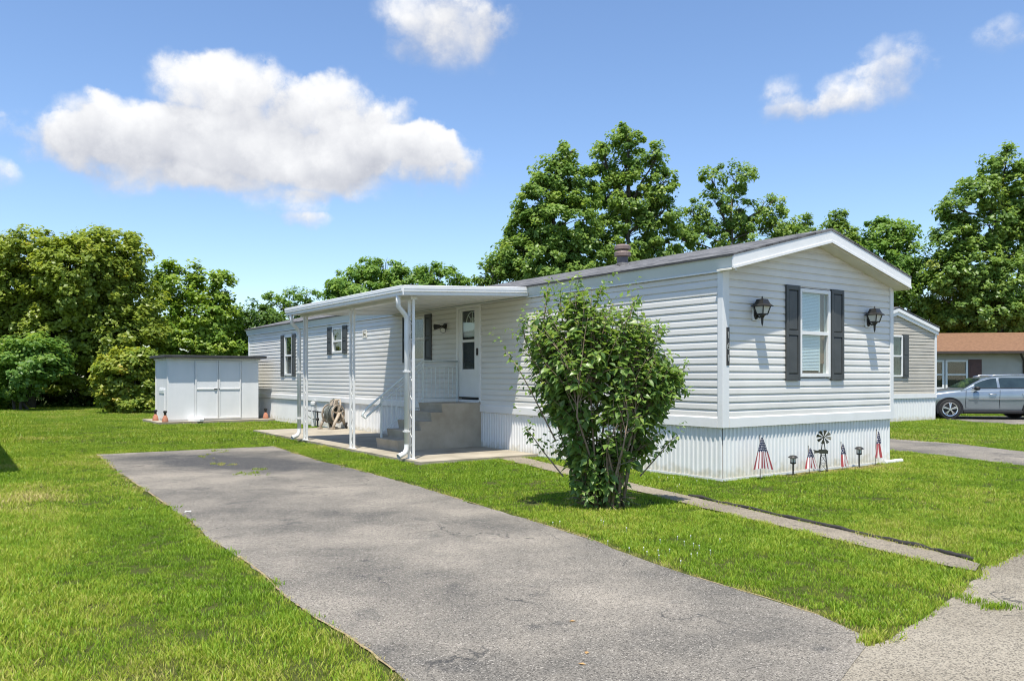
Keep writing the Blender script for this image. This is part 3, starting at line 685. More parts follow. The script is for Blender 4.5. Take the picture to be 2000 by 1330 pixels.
# fascia profile: (out, up)
FP = [(0, 0), (.018, .0), (.024, .055), (.045, .062), (.045, .088), (.05, .10), (.05, .150), (.045, .158), (0, .158)]
zo = 2.755-.005
obj('gutter', MB().prism([(TO+.045-o_, zo+u) for o_, u in FP][::-1], 'y', A0-.02, A1+.02), M['white'], aw)
for s_, sg in ((A0+.02, -1), (A1-.02, 1)):
    n = len(FP); vs = []
    for tq in (-.07, TO+.043):
        for o_, u in FP: vs.append((tq, s_+sg*o_, az_(tq)-.005+u))
    fs = [(i, (i+1) % n, n+(i+1) % n, n+i) for i in range(n)]+[tuple(range(n-1, -1, -1)), tuple(range(n, 2*n))]
    obj('side_fascia', MB().add(vs, fs), M['white'], aw)
obj('header_beam', MB().box(-2.34, -2.22, A0+.2, A1-.15, az_(-2.28)-.06, az_(-2.28)-.004), M['white'], aw)
for ip, s_ in enumerate((4.69, 7.09, 9.55)):
    p = empty('post'); p.parent = aw; p.location = (-2.28, s_, 0)
    zt_ = az_(-2.28)-.055
    for q in (-.075, .075):
        obj('upright', MB().box(-.02, .02, q-.02, q+.02, .04, zt_), M['white'], p, bevel=.004)
    zz = MB(); n = 16; pts = []
    for i in range(n*8+1):
        u = i/(n*8); pts.append((0, math.sin(u*n*math.pi)*.052, .12+u*(zt_-.2)))
    zz.tube(pts, .006, 5); obj('scroll', zz, M['white'], p, smooth=True)
    obj('foot_plate', MB().box(-.04, .04, -.12, .12, .045, .06), M['white'], p)
def downspout(s_, flip):
    b_ = MB(); xw = TO+.10
    pts = [(TO+.06, s_, 2.76), (TO+.06, s_, 2.66), (TO+.075, s_+flip*.02, 2.58), (-2.40, s_+flip*.16, 2.46), (-2.36, s_+flip*.19, 2.40), (-2.36, s_+flip*.19, 2.30), (-2.36, s_+flip*.19, .26)]
    b_.tube(pts, [.04]*len(pts), 10)
    o_ = obj('downspout', b_, M['white'], aw, smooth=True)
    b2 = MB().tube([(-2.36, s_+flip*.19, .30), (-2.36, s_+flip*.19, .22), (-2.40, s_+flip*.17, .15), (-2.53, s_+flip*.13, .10)], [.043, .043, .043, .046], 10, cap=False)
    obj('elbow', b2, M['white'], o_, smooth=True)
    for z in (.5, 1.5): obj('strap', MB().box(-2.41, -2.31, s_+flip*.19-.045, s_+flip*.19+.045, z, z+.025), M['white'], o_)
downspout(4.60, .55); downspout(9.62, .55)

# ================================================================== CONCRETE STEPS AND RAILING
stp = empty('concrete_steps', H(0, 0, 0), HA); tag(stp, 'grey concrete steps and landing leading up to the white door', 'steps')
S0, S1 = 6.06, 6.98; rise = (.91-.08)/5
obj('landing', MB().prism([(-.002, .02), (-.002, .91), (-.91, .91), (-.88, .91-rise+.02), (-.86, .02)][::-1], 'y', S0, S1).box(-.4, -.1, S0+.1, S1-.1, .03, .1), M['conc'], stp, bevel=.008)
for k in range(4):
    zt_ = .08+rise*(4-k); t0 = -.865-.235*k if k else -.87; t1 = -.91-.235*(k+1)
    obj('step', MB().prism([(t0, .02), (t0, zt_), (t1, zt_), (t1+.03, zt_-rise+.03), (t1+.035, .02)][::-1], 'y', S0+.002*(k+1), S1-.002*(k+1)), M['conc'], stp, bevel=.008)
prof = [(-.01, .03), (-.01, .909), (-.909, .909)]
for k in range(4): prof += [(-.885-.235*k, .909-rise*(k+1)), (-.909-.235*(k+1), .909-rise*(k+1))]
prof += [(-1.815, .03)]
obj('side_face', MB().prism(prof[::-1], 'y', S0-.006, S0+.03), M['conc'], stp)
rl = empty('step_railing', H(0, 6.86, 0), HA); tag(rl, 'pale painted iron railing along the far side of the concrete steps', 'railing')
def rt_(t): return 1.735 if t > -.88 else 1.735+(t+.88)*.76
def stepz(t):
    if t > -.91: return .91
    k = int((-t-.91)/.235); return .08+rise*max(0, 4-k)
obj('top_rail', MB().tube([(-.06, 0, 1.735), (-.88, 0, 1.735), (-1.78, 0, rt_(-1.78)), (-2.05, 0, rt_(-2.05)), (-2.15, 0, rt_(-2.15)-.03), (-2.18, 0, rt_(-2.15)-.09), (-2.12, 0, rt_(-2.15)-.135), (-2.02, 0, rt_(-2.02)-.15), (-1.79, 0, rt_(-1.79)-.14)], .022, 8), M['rail'], rl, smooth=True)
obj('middle_rail', MB().tube([(-.06, 0, 1.62), (-.86, 0, 1.62), (-1.78, 0, rt_(-1.78)-.12)], .011, 6), M['rail'], rl)
obj('bottom_rail', MB().tube([(-.08, 0, 1.0), (-.86, 0, 1.0), (-1.76, 0, .36)], .011, 6), M['rail'], rl)
for t in (-.08, -.87, -1.78): obj('railing_post', MB().box(t-.015, t+.015, -.015, .015, stepz(t)-.01, rt_(t)), M['rail'], rl)
for i in range(7):
    t = -.18-i*.1; obj('baluster', MB().tube([(t, 0, 1.0), (t, 0, 1.62)], .007, 5), M['rail'], rl)
for i in range(8):
    t = -.96-i*.1; obj('baluster', MB().tube([(t, 0, 1.0+(t+.86)*.711), (t, 0, rt_(t)-.12)], .007, 5), M['rail'], rl)

# ================================================================== HOSE REEL, TAP
hr = empty('hose_reel', H(-.32, 12.75, .05), HA+R(25)); tag(hr, 'tan plastic hose reel cart with coiled hose by the white skirting', 'hose reel')
dr_ = MB()
for k in range(9):
    yy = -.13+k*.032; dr_.tube([(math.cos(a_*math.pi/9)*(.20+.008*(k % 2)), yy, .40+math.sin(a_*math.pi/9)*(.20+.008*(k % 2))) for a_ in range(19)], .016, 6, cap=False)
obj('coiled_hose', dr_, M['hose'], hr, smooth=True)
for yy in (-.17, .17):
    b_ = MB(); n = 20
    for r0, r1 in ((.21, .25), (.0, .07)):
        vs = []
        for k in range(n):
            a_ = 2*math.pi*k/n
            for r_, y_ in ((r0, yy-.015), (r1, yy-.015), (r1, yy+.015), (r0, yy+.015)): vs.append((r_*math.cos(a_), y_, .40+r_*math.sin(a_)))
        b_.add(vs, [(4*k+j, 4*((k+1) % n)+j, 4*((k+1) % n)+(j+1) % 4, 4*k+(j+1) % 4) for k in range(n) for j in range(4)])
    for k in range(5):
        a_ = 2*math.pi*k/5+.3; b_.tube([(.06*math.cos(a_), yy, .40+.06*math.sin(a_)), (.22*math.cos(a_), yy, .40+.22*math.sin(a_))], .02, 6)
    obj('spool_flange', b_, M['reel'], hr)
    sg = 1 if yy > 0 else -1
    b_ = MB().tube([(0, yy+sg*.05, .42), (-.16, yy+sg*.05, .2), (-.27, yy+sg*.05, .02)], [.045, .04, .035], 8).tube([(0, yy+sg*.05, .42), (.14, yy+sg*.05, .22), (.22, yy+sg*.05, .09)], [.045, .04, .035], 8)
    obj('side_frame', b_, M['reel'], hr, smooth=True)
    w_ = MB().tube([(.23, yy+sg*.09, .085), (.23, yy+sg*.13, .085)], .085, 16); wo = obj('wheel', w_, M['rubber'], hr)
    obj('hub', MB().tube([(.23, yy+sg*.131, .085), (.23, yy+sg*.137, .085)], .035, 12), M['paper'], wo)
    obj('foot', MB().box(-.32, -.20, yy+sg*.05-.04, yy+sg*.05+.04, 0, .05), M['reel'], hr, bevel=.008)
obj('handle', MB().tube([(.0, -.2, .45), (.10, -.16, .66), (.13, -.12, .76), (.13, .12, .76), (.10, .16, .66), (.0, .2, .45)], [.03, .028, .022, .022, .028, .03], 8), M['reel'], hr, smooth=True)
obj('guide_top', MB().prism([(-.07, .60), (.09, .60), (.11, .77), (-.02, .77)], 'y', -.09, .09), M['reel'], hr, bevel=.015)
obj('crank', MB().tube([(0, -.18, .40), (0, -.27, .40), (0, -.27, .28), (0, -.33, .28)], .014, 6), M['black'], hr)
obj('loose_hose', MB().tube([(.1, -.05, .72), (-.05, -.05, .79), (-.2, -.06, .70), (-.28, -.06, .5), (-.30, -.06, .25), (-.2, -.08, .06), (.05, -.1, .04)], .014, 6), M['hose'], hr, smooth=True)
tp = empty('garden_tap', H(-.12, 14.35, 0), HA); tag(tp, 'iron garden tap on a pipe beside the hose reel', 'tap')
obj('riser', MB().tube([(0, 0, -.03), (0, 0, .46)], .022, 8), M['rubber'], tp)
obj('pipe', MB().tube([(0, -.75, .42), (0, .9, .45)], .016, 6), M['rubber'], tp)
obj('valve', MB().lathe([(.02, .18), (.045, .2), (.045, .25), (.02, .27)], 10), M['rubber'], tp)
obj('hose', MB().tube([(0, 0, .24), (0, .3, .22), (0, .6, .25), (0, .9, .33)], .013, 6), M['hose'], tp, smooth=True)
# white cleanout pipe with a cap under the band board
tag(obj('vent_pipe', MB().lathe([(.05, -.02), (.05, .60), (.07, .605), (.07, .68), (.03, .70)], 12), M['trim'], None, H(-.10, 14.75, .02)), 'white capped pipe standing against the skirting near the tap', 'pipe')

# ================================================================== SHED, POTS
SHS, SHT, SHW, SHD = 18.5, -3.20, 2.73, 1.76
sroot = H(SHT, SHS, 0); SHA = HA
shp = [( -.35, -.35), (SHW+.42, -.35), (SHW+.42, SHD+.2), (-.35, SHD+.2)]
SMX = Matrix.Translation(sroot) @ Matrix.Rotation(SHA, 4, 'Z')
SHEDPOLY = [tuple((SMX @ Vector((x, y, 0))).to_2d()) for x, y in shp]
struct(sheet('shed_pad', SHEDPOLY, .07, M['slab'], .12), 'concrete pad under the white shed')
sh = empty('garden_shed', SMX @ Vector((0, 0, .07)), SHA); tag(sh, 'white painted garden shed with double doors and flat dark roof', 'shed')
HSH = 1.92
obj('wall', MB().box(0, SHW, .0, SHD, 0, HSH), M['shedw'], sh)
for x0, x1 in ((0, .76), (2.18, SHW)):
    obj('front_panel', MB().box(x0+.006, x1-.006, -.014, -.001, .04, HSH-.06), M['shedw'], sh, bevel=.004)
for i, x0 in enumerate((.78, 1.48)):
    d_ = empty('door'); d_.parent = sh; d_.location = (x0, -.012, .05); w_ = .69; h_ = HSH-.12
    obj('door_panel', MB().box(.008, w_-.008, -.012, .0, 0, h_), M['shedw'], d_)
    fr = MB().box(.0, .04, -.03, -.0125, 0, h_).box(w_-.04, w_, -.03, -.0125, 0, h_).box(.04, w_-.04, -.03, -.0125, 0, .05).box(.04, w_-.04, -.03, -.0125, .90, .945).box(.04, w_-.04, -.03, -.0125, h_-.05, h_)
    obj('door_frame', fr, M['white'], d_, bevel=.003)
    obj('latch', MB().box(w_-.13 if i == 0 else .0, w_-.03 if i == 0 else .03, -.045, -.031, .905, .935), M['shutter'], d_)
obj('side_trim', MB().box(-.02, .0, .01, .06, 0, HSH).box(-.02, 0, SHD-.1, SHD-.05, 0, HSH), M['white'], sh)
sd = obj('side_hatch', MB().box(-.025, -.001, .35, 1.15, .06, .98), M['shedw'], sh, bevel=.004)
obj('louvre', MB().box(-.04, -.026, .40, 1.10, .84, .93), M['rail'], sd)
obj('roof', MB().box(-.16, SHW+.20, -.22, SHD+.12, HSH+.004, HSH+.085), M['shedroof'], sh, bevel=.01)
obj('roof_fascia', MB().box(-.05, SHW+.05, -.05, SHD+.02, HSH-.05, HSH+.002), M['shedw'], sh)
def pot(p, label):
    r = empty('clay_torch', p); tag(r, label, 'torch', 'clay bottle torches round the shed')
    obj('clay_body', MB().lathe([(.085, 0), (.09, .02), (.082, .08), (.06, .15), (.042, .18), (.035, .2)], 16), M['terra'], r, smooth=True)
    obj('burner', MB().lathe([(.036, .19), (.036, .27), (.055, .275), (.055, .32), (.03, .335)], 12), M['black'], r)
pot(SMX @ Vector((-.2, .75, .07)), 'clay torch farthest left, beside the shed side wall')
pot(SMX @ Vector((-.12, -.2, .07)), 'clay torch at the near front corner of the shed')
pot(SMX @ Vector((SHW+.24, .02, .07)), 'clay torch at the shed corner next to the house')
sp = MB().prism([(-.24, 0), (-.26, -.12), (.02, -.4), (.16, -.32), (.24, 0)], 'z', -.01, .055)
tag(obj('splash_block', sp, M['white'], None, SMX @ Vector((.80, -.02, .075)), (0, 0, SHA)), 'white splash block lying in front of the shed door', 'splash block')
# ================================================================== FLAGS, PATH LIGHTS, WINDMILL
def end_t(x, off):       # position along the end wall for a photo column, at a distance in front of it
    r_ = (x-1000)/FPX; c_, s_ = math.cos(HA), math.sin(HA)
    bx, by = HO.x+s_*off, HO.y-c_*off
    return (r_*by-bx)/(c_-r_*s_)
def flag(x, off, hgt, flen, fwid, lean, label, fold=.35, ph=0.0, zoff=0):
    """stick flag hanging limp: cloth drapes down from the top of a thin stick"""
    t = end_t(x, off); root = empty('stick_flag', H(t, -off, 0), HA); tag(root, label, 'flag', 'small flags along the skirting')
    obj('stick', MB().tube([(0, 0, -.05), (lean*.5, 0, hgt*.5), (lean, 0, hgt)], .005, 6), M['stem'], root)
    obj('finial', MB().lathe([(.003, 0), (.008, .008), (.006, .02), (.001, .03)], 8, (lean, 0, hgt)), M['bronze'], root)
    # cloth: u along the hoist (down), v along the fly; limp flag -> fly edge falls beside the stick
    NU, NV = 26, 20; vs = []
    apex = Vector((lean, -.012, hgt-.01))
    for i in range(NU+1):
        u = i/NU
        for j in range(NV+1):
            v = j/NV
            # fan out downward: triangle-ish limp drape
            spread = fwid*(.06+.94*(u**.85)); x_ = apex.x+(v-.42)*spread-lean*u*.4
            y_ = apex.y-.02+math.sin(v*math.pi*3.2+ph+u*1.2)*.018*fold*(.3+u)*2
            z_ = apex.z-u*flen-(abs(v-.35)**1.4)*flen*.16*u
            vs.append((x_, y_, z_))
    fs = []; mi = []
    for i in range(NU):
        for j in range(NV):
            a_ = i*(NV+1)+j; fs.append((a_, a_+1, a_+NV+2, a_+NV+1))
            u, v = (i+.5)/NU, (j+.5)/NV
            if u < .46: 
                star = (i % 2 == 1) and ((j+(i//2)*2) % 3 == 0)
                mi.append(2 if star else 0)
            else: mi.append(1 if int(v*11) % 2 == 0 else 2)
    me = bpy.data.meshes.new('cloth'); me.from_pydata(vs, [], fs)
    for m_ in ('navy', 'red', 'flagwhite'): me.materials.append(M[m_])
    me.polygons.foreach_set('material_index', mi); me.polygons.foreach_set('use_smooth', [True]*len(fs)); me.update()
    link('cloth', me, root); return root
flag(1485, .22, .60, .42, .40, -.01, 'largest striped flag on a stick near the house corner', .25)
flag(1581, .16, .39, .29, .27, -.03, 'small striped flag just left of the toy windmill', .5, 1.0)
flag(1647, .16, .41, .33, .17, -.06, 'narrow furled flag between the windmill and a path light', .9, 2.0)
flag(1709, .16, .56, .40, .26, .04, 'crumpled flag farthest right along the white skirting', 1.0, 3.0)
def path_light(x, off, hgt, label):
    t = end_t(x, off); r = empty('path_light', H(t, -off, 0), HA); tag(r, label, 'lamp', 'solar path lights along the skirting')
    obj('stake', MB().tube([(0, 0, -.05), (0, 0, hgt-.10)], .012, 8), M['black'], r)
    obj('base_ring', MB().lathe([(.02, hgt-.125), (.042, hgt-.115), (.042, hgt-.10), (.02, hgt-.095)], 14), M['black'], r)
    cg = MB()
    for k in range(4): a_ = math.pi/4+k*math.pi/2; cg.tube([(.037*math.cos(a_), .037*math.sin(a_), hgt-.105), (.037*math.cos(a_), .037*math.sin(a_), hgt-.03)], .004, 5)
    obj('cage', cg, M['black'], r)
    obj('lens', MB().lathe([(.03, hgt-.10), (.03, hgt-.035)], 12), M['frost'], r)
    obj('cap', MB().lathe([(.045, hgt-.04), (.075, hgt-.03), (.05, hgt-.008), (.035, hgt), (.01, hgt+.004)], 14), M['black'], r)
path_light(1549, .15, .29, 'black solar path light between the big flag and the small one')
path_light(1678, .15, .33, 'black solar path light right of the furled flag')
t = end_t(1608, .17); wm = empty('toy_windmill', H(t, -.17, 0), R(-14)); tag(wm, 'miniature metal farm windmill ornament beside the white skirting', 'ornament')
tw = MB(); hb, zt_ = .062, .47
cs = [(-1, -1), (1, -1), (1, 1), (-1, 1)]
for a_, b_ in cs: tw.tube([(a_*hb, b_*hb, -.04), (a_*.012, b_*.012, zt_)], .0048, 5)
def cp(k, z): f_ = 1-(z+.04)/(zt_+.04); return (cs[k % 4][0]*(.012+(hb-.012)*f_), cs[k % 4][1]*(.012+(hb-.012)*f_), z)
for z0, z1 in ((.02, .14), (.14, .26)):
    for k in range(4): tw.tube([cp(k, z0), cp(k+1, z1)], .002, 4); tw.tube([cp(k+1, z0), cp(k, z1)], .002, 4); tw.tube([cp(k, z1), cp(k+1, z1)], .002, 4)
obj('tower', tw, M['black'], wm)
obj('platform', MB().box(-.058, .058, -.058, .058, .285, .295).box(-.06, .06, -.062, -.056, .285, .335).box(-.06, .06, .056, .062, .285, .335), M['bronze'], wm)
obj('tail_vane', MB().prism([(-.13, .28), (-.06, .29), (-.06, .32), (-.145, .335), (-.125, .31)], 'y', -.004, .004), M['bronze'], wm)
rot = obj('hub', MB().tube([(0, -.075, .53), (0, .0, .53)], .014, 10).tube([(0, -.01, .46), (0, -.01, .535)], .008, 6), M['bronze'], wm)
bl = MB()
bl.add([(.018, 0, -.005), (.018, .004, .005), (.10, .016, .026), (.106, .0, .0), (.10, -.010, -.024)], [(0, 1, 2, 3), (0, 3, 4)]); bm_ = bl.mesh('blade', M['bronze'])
for k in range(8):
    o = link('blade', bm_, rot, (0, -.068, .53), (0, -2*math.pi*k/8+.2, 0))
# white drain pipe lying on the grass at the corner
tag(obj('drain_pipe', MB().tube([(0, 0, .03), (.55, .02, .03)], .035, 10), M['white'], None, H(WID-.35, -.09, 0), (0, 0, HA)), 'short white drain pipe lying at the far house corner', 'pipe')

# ================================================================== NEIGHBOURING HOMES
def simple_home(name, label, loc, rz, wid, length, msid, mroof, gable_win=None):
    """mobile home: local x across the gable end (faces -y), y along the length"""
    r = empty(name, loc, rz); tag(r, label, 'house', None)
    wl = obj('wall', MB().box(.02, wid-.02, .02, length, .6, ZF0).prism([(.02, ZF0), (wid-.02, ZF0), (wid/2, ZR-.1)], 'y', .02, length), msid, r)
    for k in range(19):
        z = ZT1+k*PITCH
        obj('siding_board', MB().prism([(-o_+.018, z+u) for o_, u in PROF], 'x', .05, wid-.05), msid, wl)
        for xs, sg in ((.018, -1), (wid-.018, 1)):
            pr = [(xs+sg*o_, z+u) for o_, u in PROF]; obj('siding_board', MB().prism(pr if sg > 0 else pr[::-1], 'y', .05, length-.05), msid, wl)
    kk = 19
    while True:
        z = ZT1+kk*PITCH; a_ = max(0, (z-ZF0)/(ZR-.1-ZF0))*wid/2
        if wid-2*a_ < .3: break
        obj('siding_board', MB().prism([(-o_+.018, z+min(u, PITCH)) for o_, u in PROF], 'x', a_+.12, wid-a_-.12), msid, wl); kk += 1
    for x_ in (0, wid-.09): obj('corner_post', MB().box(x_, x_+.09, -.03, .06, ZT0, ZF0+.05), M['trim'], r)
    obj('band_board', MB().box(.0, wid, -.032, .0, ZT0, ZT1+.003).box(-.02, .0, .0, length, ZT0, ZT1+.003).box(wid, wid+.02, 0, length, ZT0, ZT1+.003), M['white'], r)
    n = int(wid/PW)
    for i in range(n):
        o = link('skirting_panel', me_p, r, (.02+i*(wid-.04)/n, .012, -.03)); o.scale = ((wid-.04)/n/PW, 1, 1)
    obj('skirt_core', MB().box(.02, wid-.02, .03, length-.02, -.03, ZT0+.05), M['white'], r)
    for side in (0, 1):
        f = (lambda t: t) if side == 0 else (lambda t: wid-t)
        pr = [(f(-.06), ZF1-.03), (f(-.06), ZF1), (f(wid/2), ZR), (f(wid/2), ZR-.03)]
        obj('roof', MB().prism(pr if side == 1 else pr[::-1], 'y', -.10, length+.1), mroof, r)
        for off, h0, h1 in ((-.09, .02, .13), (-.06, .12, .24)):
            pr = [(f(-.05), ZF1-.03-h1), (f(wid/2), ZR-.03-h1), (f(wid/2), ZR-.03-h0), (f(-.05), ZF1-.03-h0)]
            obj('rake_board', MB().prism(pr if side == 0 else pr[::-1], 'y', off, .03), M['white'], r)
    if gable_win:
        x0, x1, z0, z1 = gable_win
        w_ = empty('window'); w_.parent = r; w_.location = (x0, 0, z0); W_, H_ = x1-x0, z1-z0; f = .05
        obj('frame', MB().box(0, f, -.04, .02, 0, H_).box(W_-f, W_, -.04, .02, 0, H_).box(f, W_-f, -.04, .02, 0, f).box(f, W_-f, -.04, .02, H_-f, H_).box(f, W_-f, -.035, .02, H_*.5-.025, H_*.5+.025), M['white'], w_)
        obj('pane', MB().box(f, W_-f, -.012, -.006, f, H_-f), M['glass'], w_)
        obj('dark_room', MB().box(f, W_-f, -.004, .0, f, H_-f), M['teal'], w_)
        for xs in (x1+.02, x0-.32): obj('shutter', MB().box(xs, xs+.30, -.04, .0, z0-.03, z1+.03).box(xs+.05, xs+.25, -.05, -.041, z0+.05, z0+(z1-z0)*.46).box(xs+.05, xs+.25, -.05, -.041, z0+(z1-z0)*.54, z1-.05), M['shutter'], r)
    return r
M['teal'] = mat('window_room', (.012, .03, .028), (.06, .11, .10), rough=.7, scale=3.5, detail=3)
NC = G(1828, 820)                       # near right corner of the beige neighbour
NA = HA-R(4); NWID = 4.27
nd = Vector((math.cos(NA), math.sin(NA), 0))
simple_home('mobile_home', 'beige vinyl-sided home with green-tinted window seen behind the grey home', NC-nd*NWID, NA, NWID, 18.0, M['beige'], M['shingle'], (1.62, 2.42, 1.42, 2.72))
LC = Vector((-7.60, 11.02, 0)); 
simple_home('mobile_home', 'pale neighbouring home at the left edge casting a shadow on the lawn', LC-Vector((math.cos(HA), math.sin(HA), 0))*4.1, HA, 4.1, 16.0, M['tan'], M['shingle'])

# low house with the rust-coloured roof
BA = R(-10); BD = 37.0
b0 = at(1815, 735, BD); b0.z = 0
bh = empty('low_house', b0, BA); tag(bh, 'low tan house with rust-red roof behind the silver car', 'house')
BL, BH = 11.0, 2.52
wl = obj('wall', MB().box(0, BL, .02, 6.5, 0, BH), M['tan'], bh)
nb = int((BH-.3)/.2)
for k in range(nb):
    z = .3+k*.2
    obj('siding_board', MB().prism([(.02, z), (-.002, z), (.012, z+.2), (.02, z+.2)][::-1], 'x', .0, BL), M['tan'], wl)
obj('roof', MB().prism([(-.45, BH), (-.45, BH+.05), (3.3, BH+1.05), (7, BH+.05), (7, BH), (3.3, BH+.97)], 'x', -.4, BL+.4), M['redroof'], bh)
obj('gutter', MB().box(-.4, BL+.4, -.56, -.45, BH-.06, BH+.04), M['darkbrown'], bh)
obj('soffit', MB().box(-.4, BL, -.45, .02, BH-.04, BH-.01), M['darkbrown'], bh)
obj('downspout', MB().tube([(3.6, -.5, BH), (3.7, -.4, BH-.15), (3.95, -.06, BH-.4), (3.97, -.05, .2)], .05, 6), M['darkbrown'], bh)
for x0, x1 in ((-.32, .62), (.68, 1.62)):
    wn = empty('window'); wn.parent = bh; wn.location = (x0, 0, .85); W_, H_ = x1-x0, 1.32; f = .08
    obj('frame', MB().box(0, f, -.05, .01, 0, H_).box(W_-f, W_, -.05, .01, 0, H_).box(f, W_-f, -.05, .01, 0, f).box(f, W_-f, -.05, .01, H_-f, H_).box(f, W_-f, -.045, .01, .63, .69), M['white'], wn)
    obj('pane', MB().box(f, W_-f, -.02, -.012, f, H_-f), M['glass'], wn)
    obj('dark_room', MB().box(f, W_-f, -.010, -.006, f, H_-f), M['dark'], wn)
obj('shutter', MB().box(1.66, 2.2, -.05, .0, .82, 2.2).box(1.74, 2.12, -.06, -.051, .9, 1.48).box(1.74, 2.12, -.06, -.051, 1.56, 2.12), M['maroon'], bh)

# ================================================================== SILVER CAR
def build_car():
    wf = G(1855, 819); ang = R(-9)            # front wheel; body runs to the right and slightly towards us
    root = empty('parked_car', (0, 0, 0)); tag(root, 'silver-blue sport utility car parked beyond the beige home', 'car')
    XF = .92; root.rotation_euler = (0, 0, ang)
    hw = .90
    root.location = wf-Vector((math.cos(ang)*XF-math.sin(ang)*(-hw), math.sin(ang)*XF+math.cos(ang)*(-hw), 0))
    root.scale = (1, 1, .94); WB = 2.66; RW = .36
    def interp(x, tab):
        for (x0, v0), (x1, v1) in zip(tab, tab[1:]):
            if x <= x1: 
                u = (x-x0)/(x1-x0); return v0+(v1-v0)*u
        return tab[-1][1]
    top = [(0, .66), (.05, .76), (.15, .86), (.5, .95), (1.05, 1.03), (1.25, 1.05), (3.4, 1.10), (4.4, 1.10), (4.6, .95)]
    bot = [(0, .34), (.2, .25), (4.3, .25), (4.6, .38)]
    wid = [(0, .60), (.08, .72), (.3, .84), (.8, .895), (1.5, .905), (3.6, .905), (4.3, .86), (4.6, .74)]
    xs = [0, .04, .12, .25, .45, .7, .95, 1.2, 1.5, 1.9, 2.3, 2.7, 3.1, 3.5, 3.9, 4.25, 4.45, 4.57, 4.6]
    sec = lambda w, b, t: [(.0, b), (.82*w, b), (.955*w, b+.06), (.97*w, b+.16), (.985*w, b+(t-b)*.42), (1.0*w, b+(t-b)*.62), (.99*w, b+(t-b)*.80), (.955*w, t-.05), (.90*w, t-.01), (.6*w, t+.03), (0, t+.045)]
    vs = []; rows = []
    for x in xs:
        c = sec(interp(x, wid), interp(x, bot), interp(x, top)); row = [(-y, z) for y, z in c]+[(y, z) for y, z in c[-2:0:-1]]
        rows.append(len(vs)); vs += [(x, y, z) for y, z in row]; m = len(row)
    fs = []
    for i in range(len(xs)-1):
        for k in range(m): fs.append((rows[i]+k, rows[i]+(k+1) % m, rows[i+1]+(k+1) % m, rows[i+1]+k))
    fs += [tuple(range(m-1, -1, -1)), tuple(rows[-1]+k for k in range(m))]
    o = obj('body', MB().add(vs, [f[::-1] for f in fs]), M['carpaint'], root, smooth=True); sub = o.modifiers.new('sub', 'SUBSURF'); sub.levels = sub.render_levels = 2
    # greenhouse
    roof = [(1.28, 1.02), (1.42, 1.09), (1.7, 1.275), (1.95, 1.42), (2.2, 1.515), (2.6, 1.565), (3.4, 1.56), (4.0, 1.51), (4.25, 1.46), (4.48, 1.16), (4.52, 1.05)]
    gx = [1.28, 1.42, 1.7, 1.95, 2.2, 2.6, 3.0, 3.4, 3.8, 4.1, 4.3, 4.48, 4.52]
    def gsec(x):
        t = interp(x, roof); w0 = .855; b = 1.0; h = max(t-b, .02); w1 = w0-.42*h
        return [(w0, b), (w0-.10*h, b+h*.30), (w0-.22*h, b+h*.62), (w1+.03, b+h*.86), (w1-.05, b+h*.96), (w1*.55, b+h*1.0), (0, b+h*1.015)]
    vs = []; rows = []
    for x in gx:
        c = gsec(x); row = [(-y, z) for y, z in c]+[(y, z) for y, z in c[-2::-1]]; rows.append(len(vs)); vs += [(x, y, z) for y, z in row]; m = len(row)
    fs = []
    for i in range(len(gx)-1):
        for k in range(m-1): fs.append((rows[i]+k, rows[i+1]+k, rows[i+1]+k+1, rows[i]+k+1))
    o = obj('cabin', MB().add(vs, fs), M['carpaint'], root, smooth=True); sub = o.modifiers.new('sub', 'SUBSURF'); sub.levels = sub.render_levels = 2
    # side glass: strips that follow the cabin side
    def side_pt(x, u, sg):
        t = interp(x, roof); h = t-1.0; w0 = .855; z = 1.0+h*u; w = w0-(.42*h-.0)*u*.86
        return (x, sg*(w+.006), z)
    for sg in (-1, 1):
        for nm, xa, xb in (('front', 1.72, 2.42), ('rear', 2.50, 3.30), ('quarter', 3.38, 4.12)):
            vs = []; n = 8
            for i in range(n+1):
                x = xa+(xb-xa)*i/n; lo = .115/max(interp(x, roof)-1.0, .1)
                if nm == 'front':
                    hi = max(.84-.0*(i == 0), lo); hi = min(.84, hi)
                else: hi = .84
                vs += [side_pt(x, lo, sg), side_pt(x, (lo+hi)/2, sg), side_pt(x, hi, sg)]
            fs = []
            for i in range(n):
                for j in range(2):
                    q = (3*i+j, 3*i+3+j, 3*i+4+j, 3*i+1+j); fs.append(q if sg < 0 else q[::-1])
            w_ = obj('side_window', MB().add(vs, fs), M['carglass'], root)
        obj('window_trim', MB().tube([side_pt(1.64, .46, sg), side_pt(2.0, .235, sg), side_pt(3.0, .20, sg), side_pt(4.15, .22, sg)], .012, 5), M['cartrim'], root)
        # mirror
        obj('mirror', MB().lathe([(.02, -.07), (.085, -.05), (.10, .0), (.085, .05), (.02, .07)], 10, (1.74, sg*.98, 1.10)), M['cartrim'], root, smooth=True)
        # door seams, handles, side moulding, sill
        for x in (1.42, 2.46, 3.45): obj('door_seam', MB().tube([(x, sg*.905, .40), (x-.01, sg*.912, .62), (x, sg*.908, .80), (x+.02, sg*.875, 1.04)], .006, 4), M['cartrim'], root)
        for x in (2.24, 3.26): obj('handle', MB().tube([(x-.11, sg*.905, .90), (x-.09, sg*.935, .90), (x+.09, sg*.935, .905), (x+.11, sg*.905, .905)], .016, 6), M['chrome'], root, smooth=True)
        obj('side_moulding', MB().tube([(1.5, sg*.918, .73), (2.5, sg*.922, .73), (3.3, sg*.918, .735)], .010, 5), M['chrome'], root)
        obj('sill', MB().box(1.35, 3.25, min(sg*.80, sg*.895), max(sg*.80, sg*.895), .22, .32), M['cartrim'], root, bevel=.02)
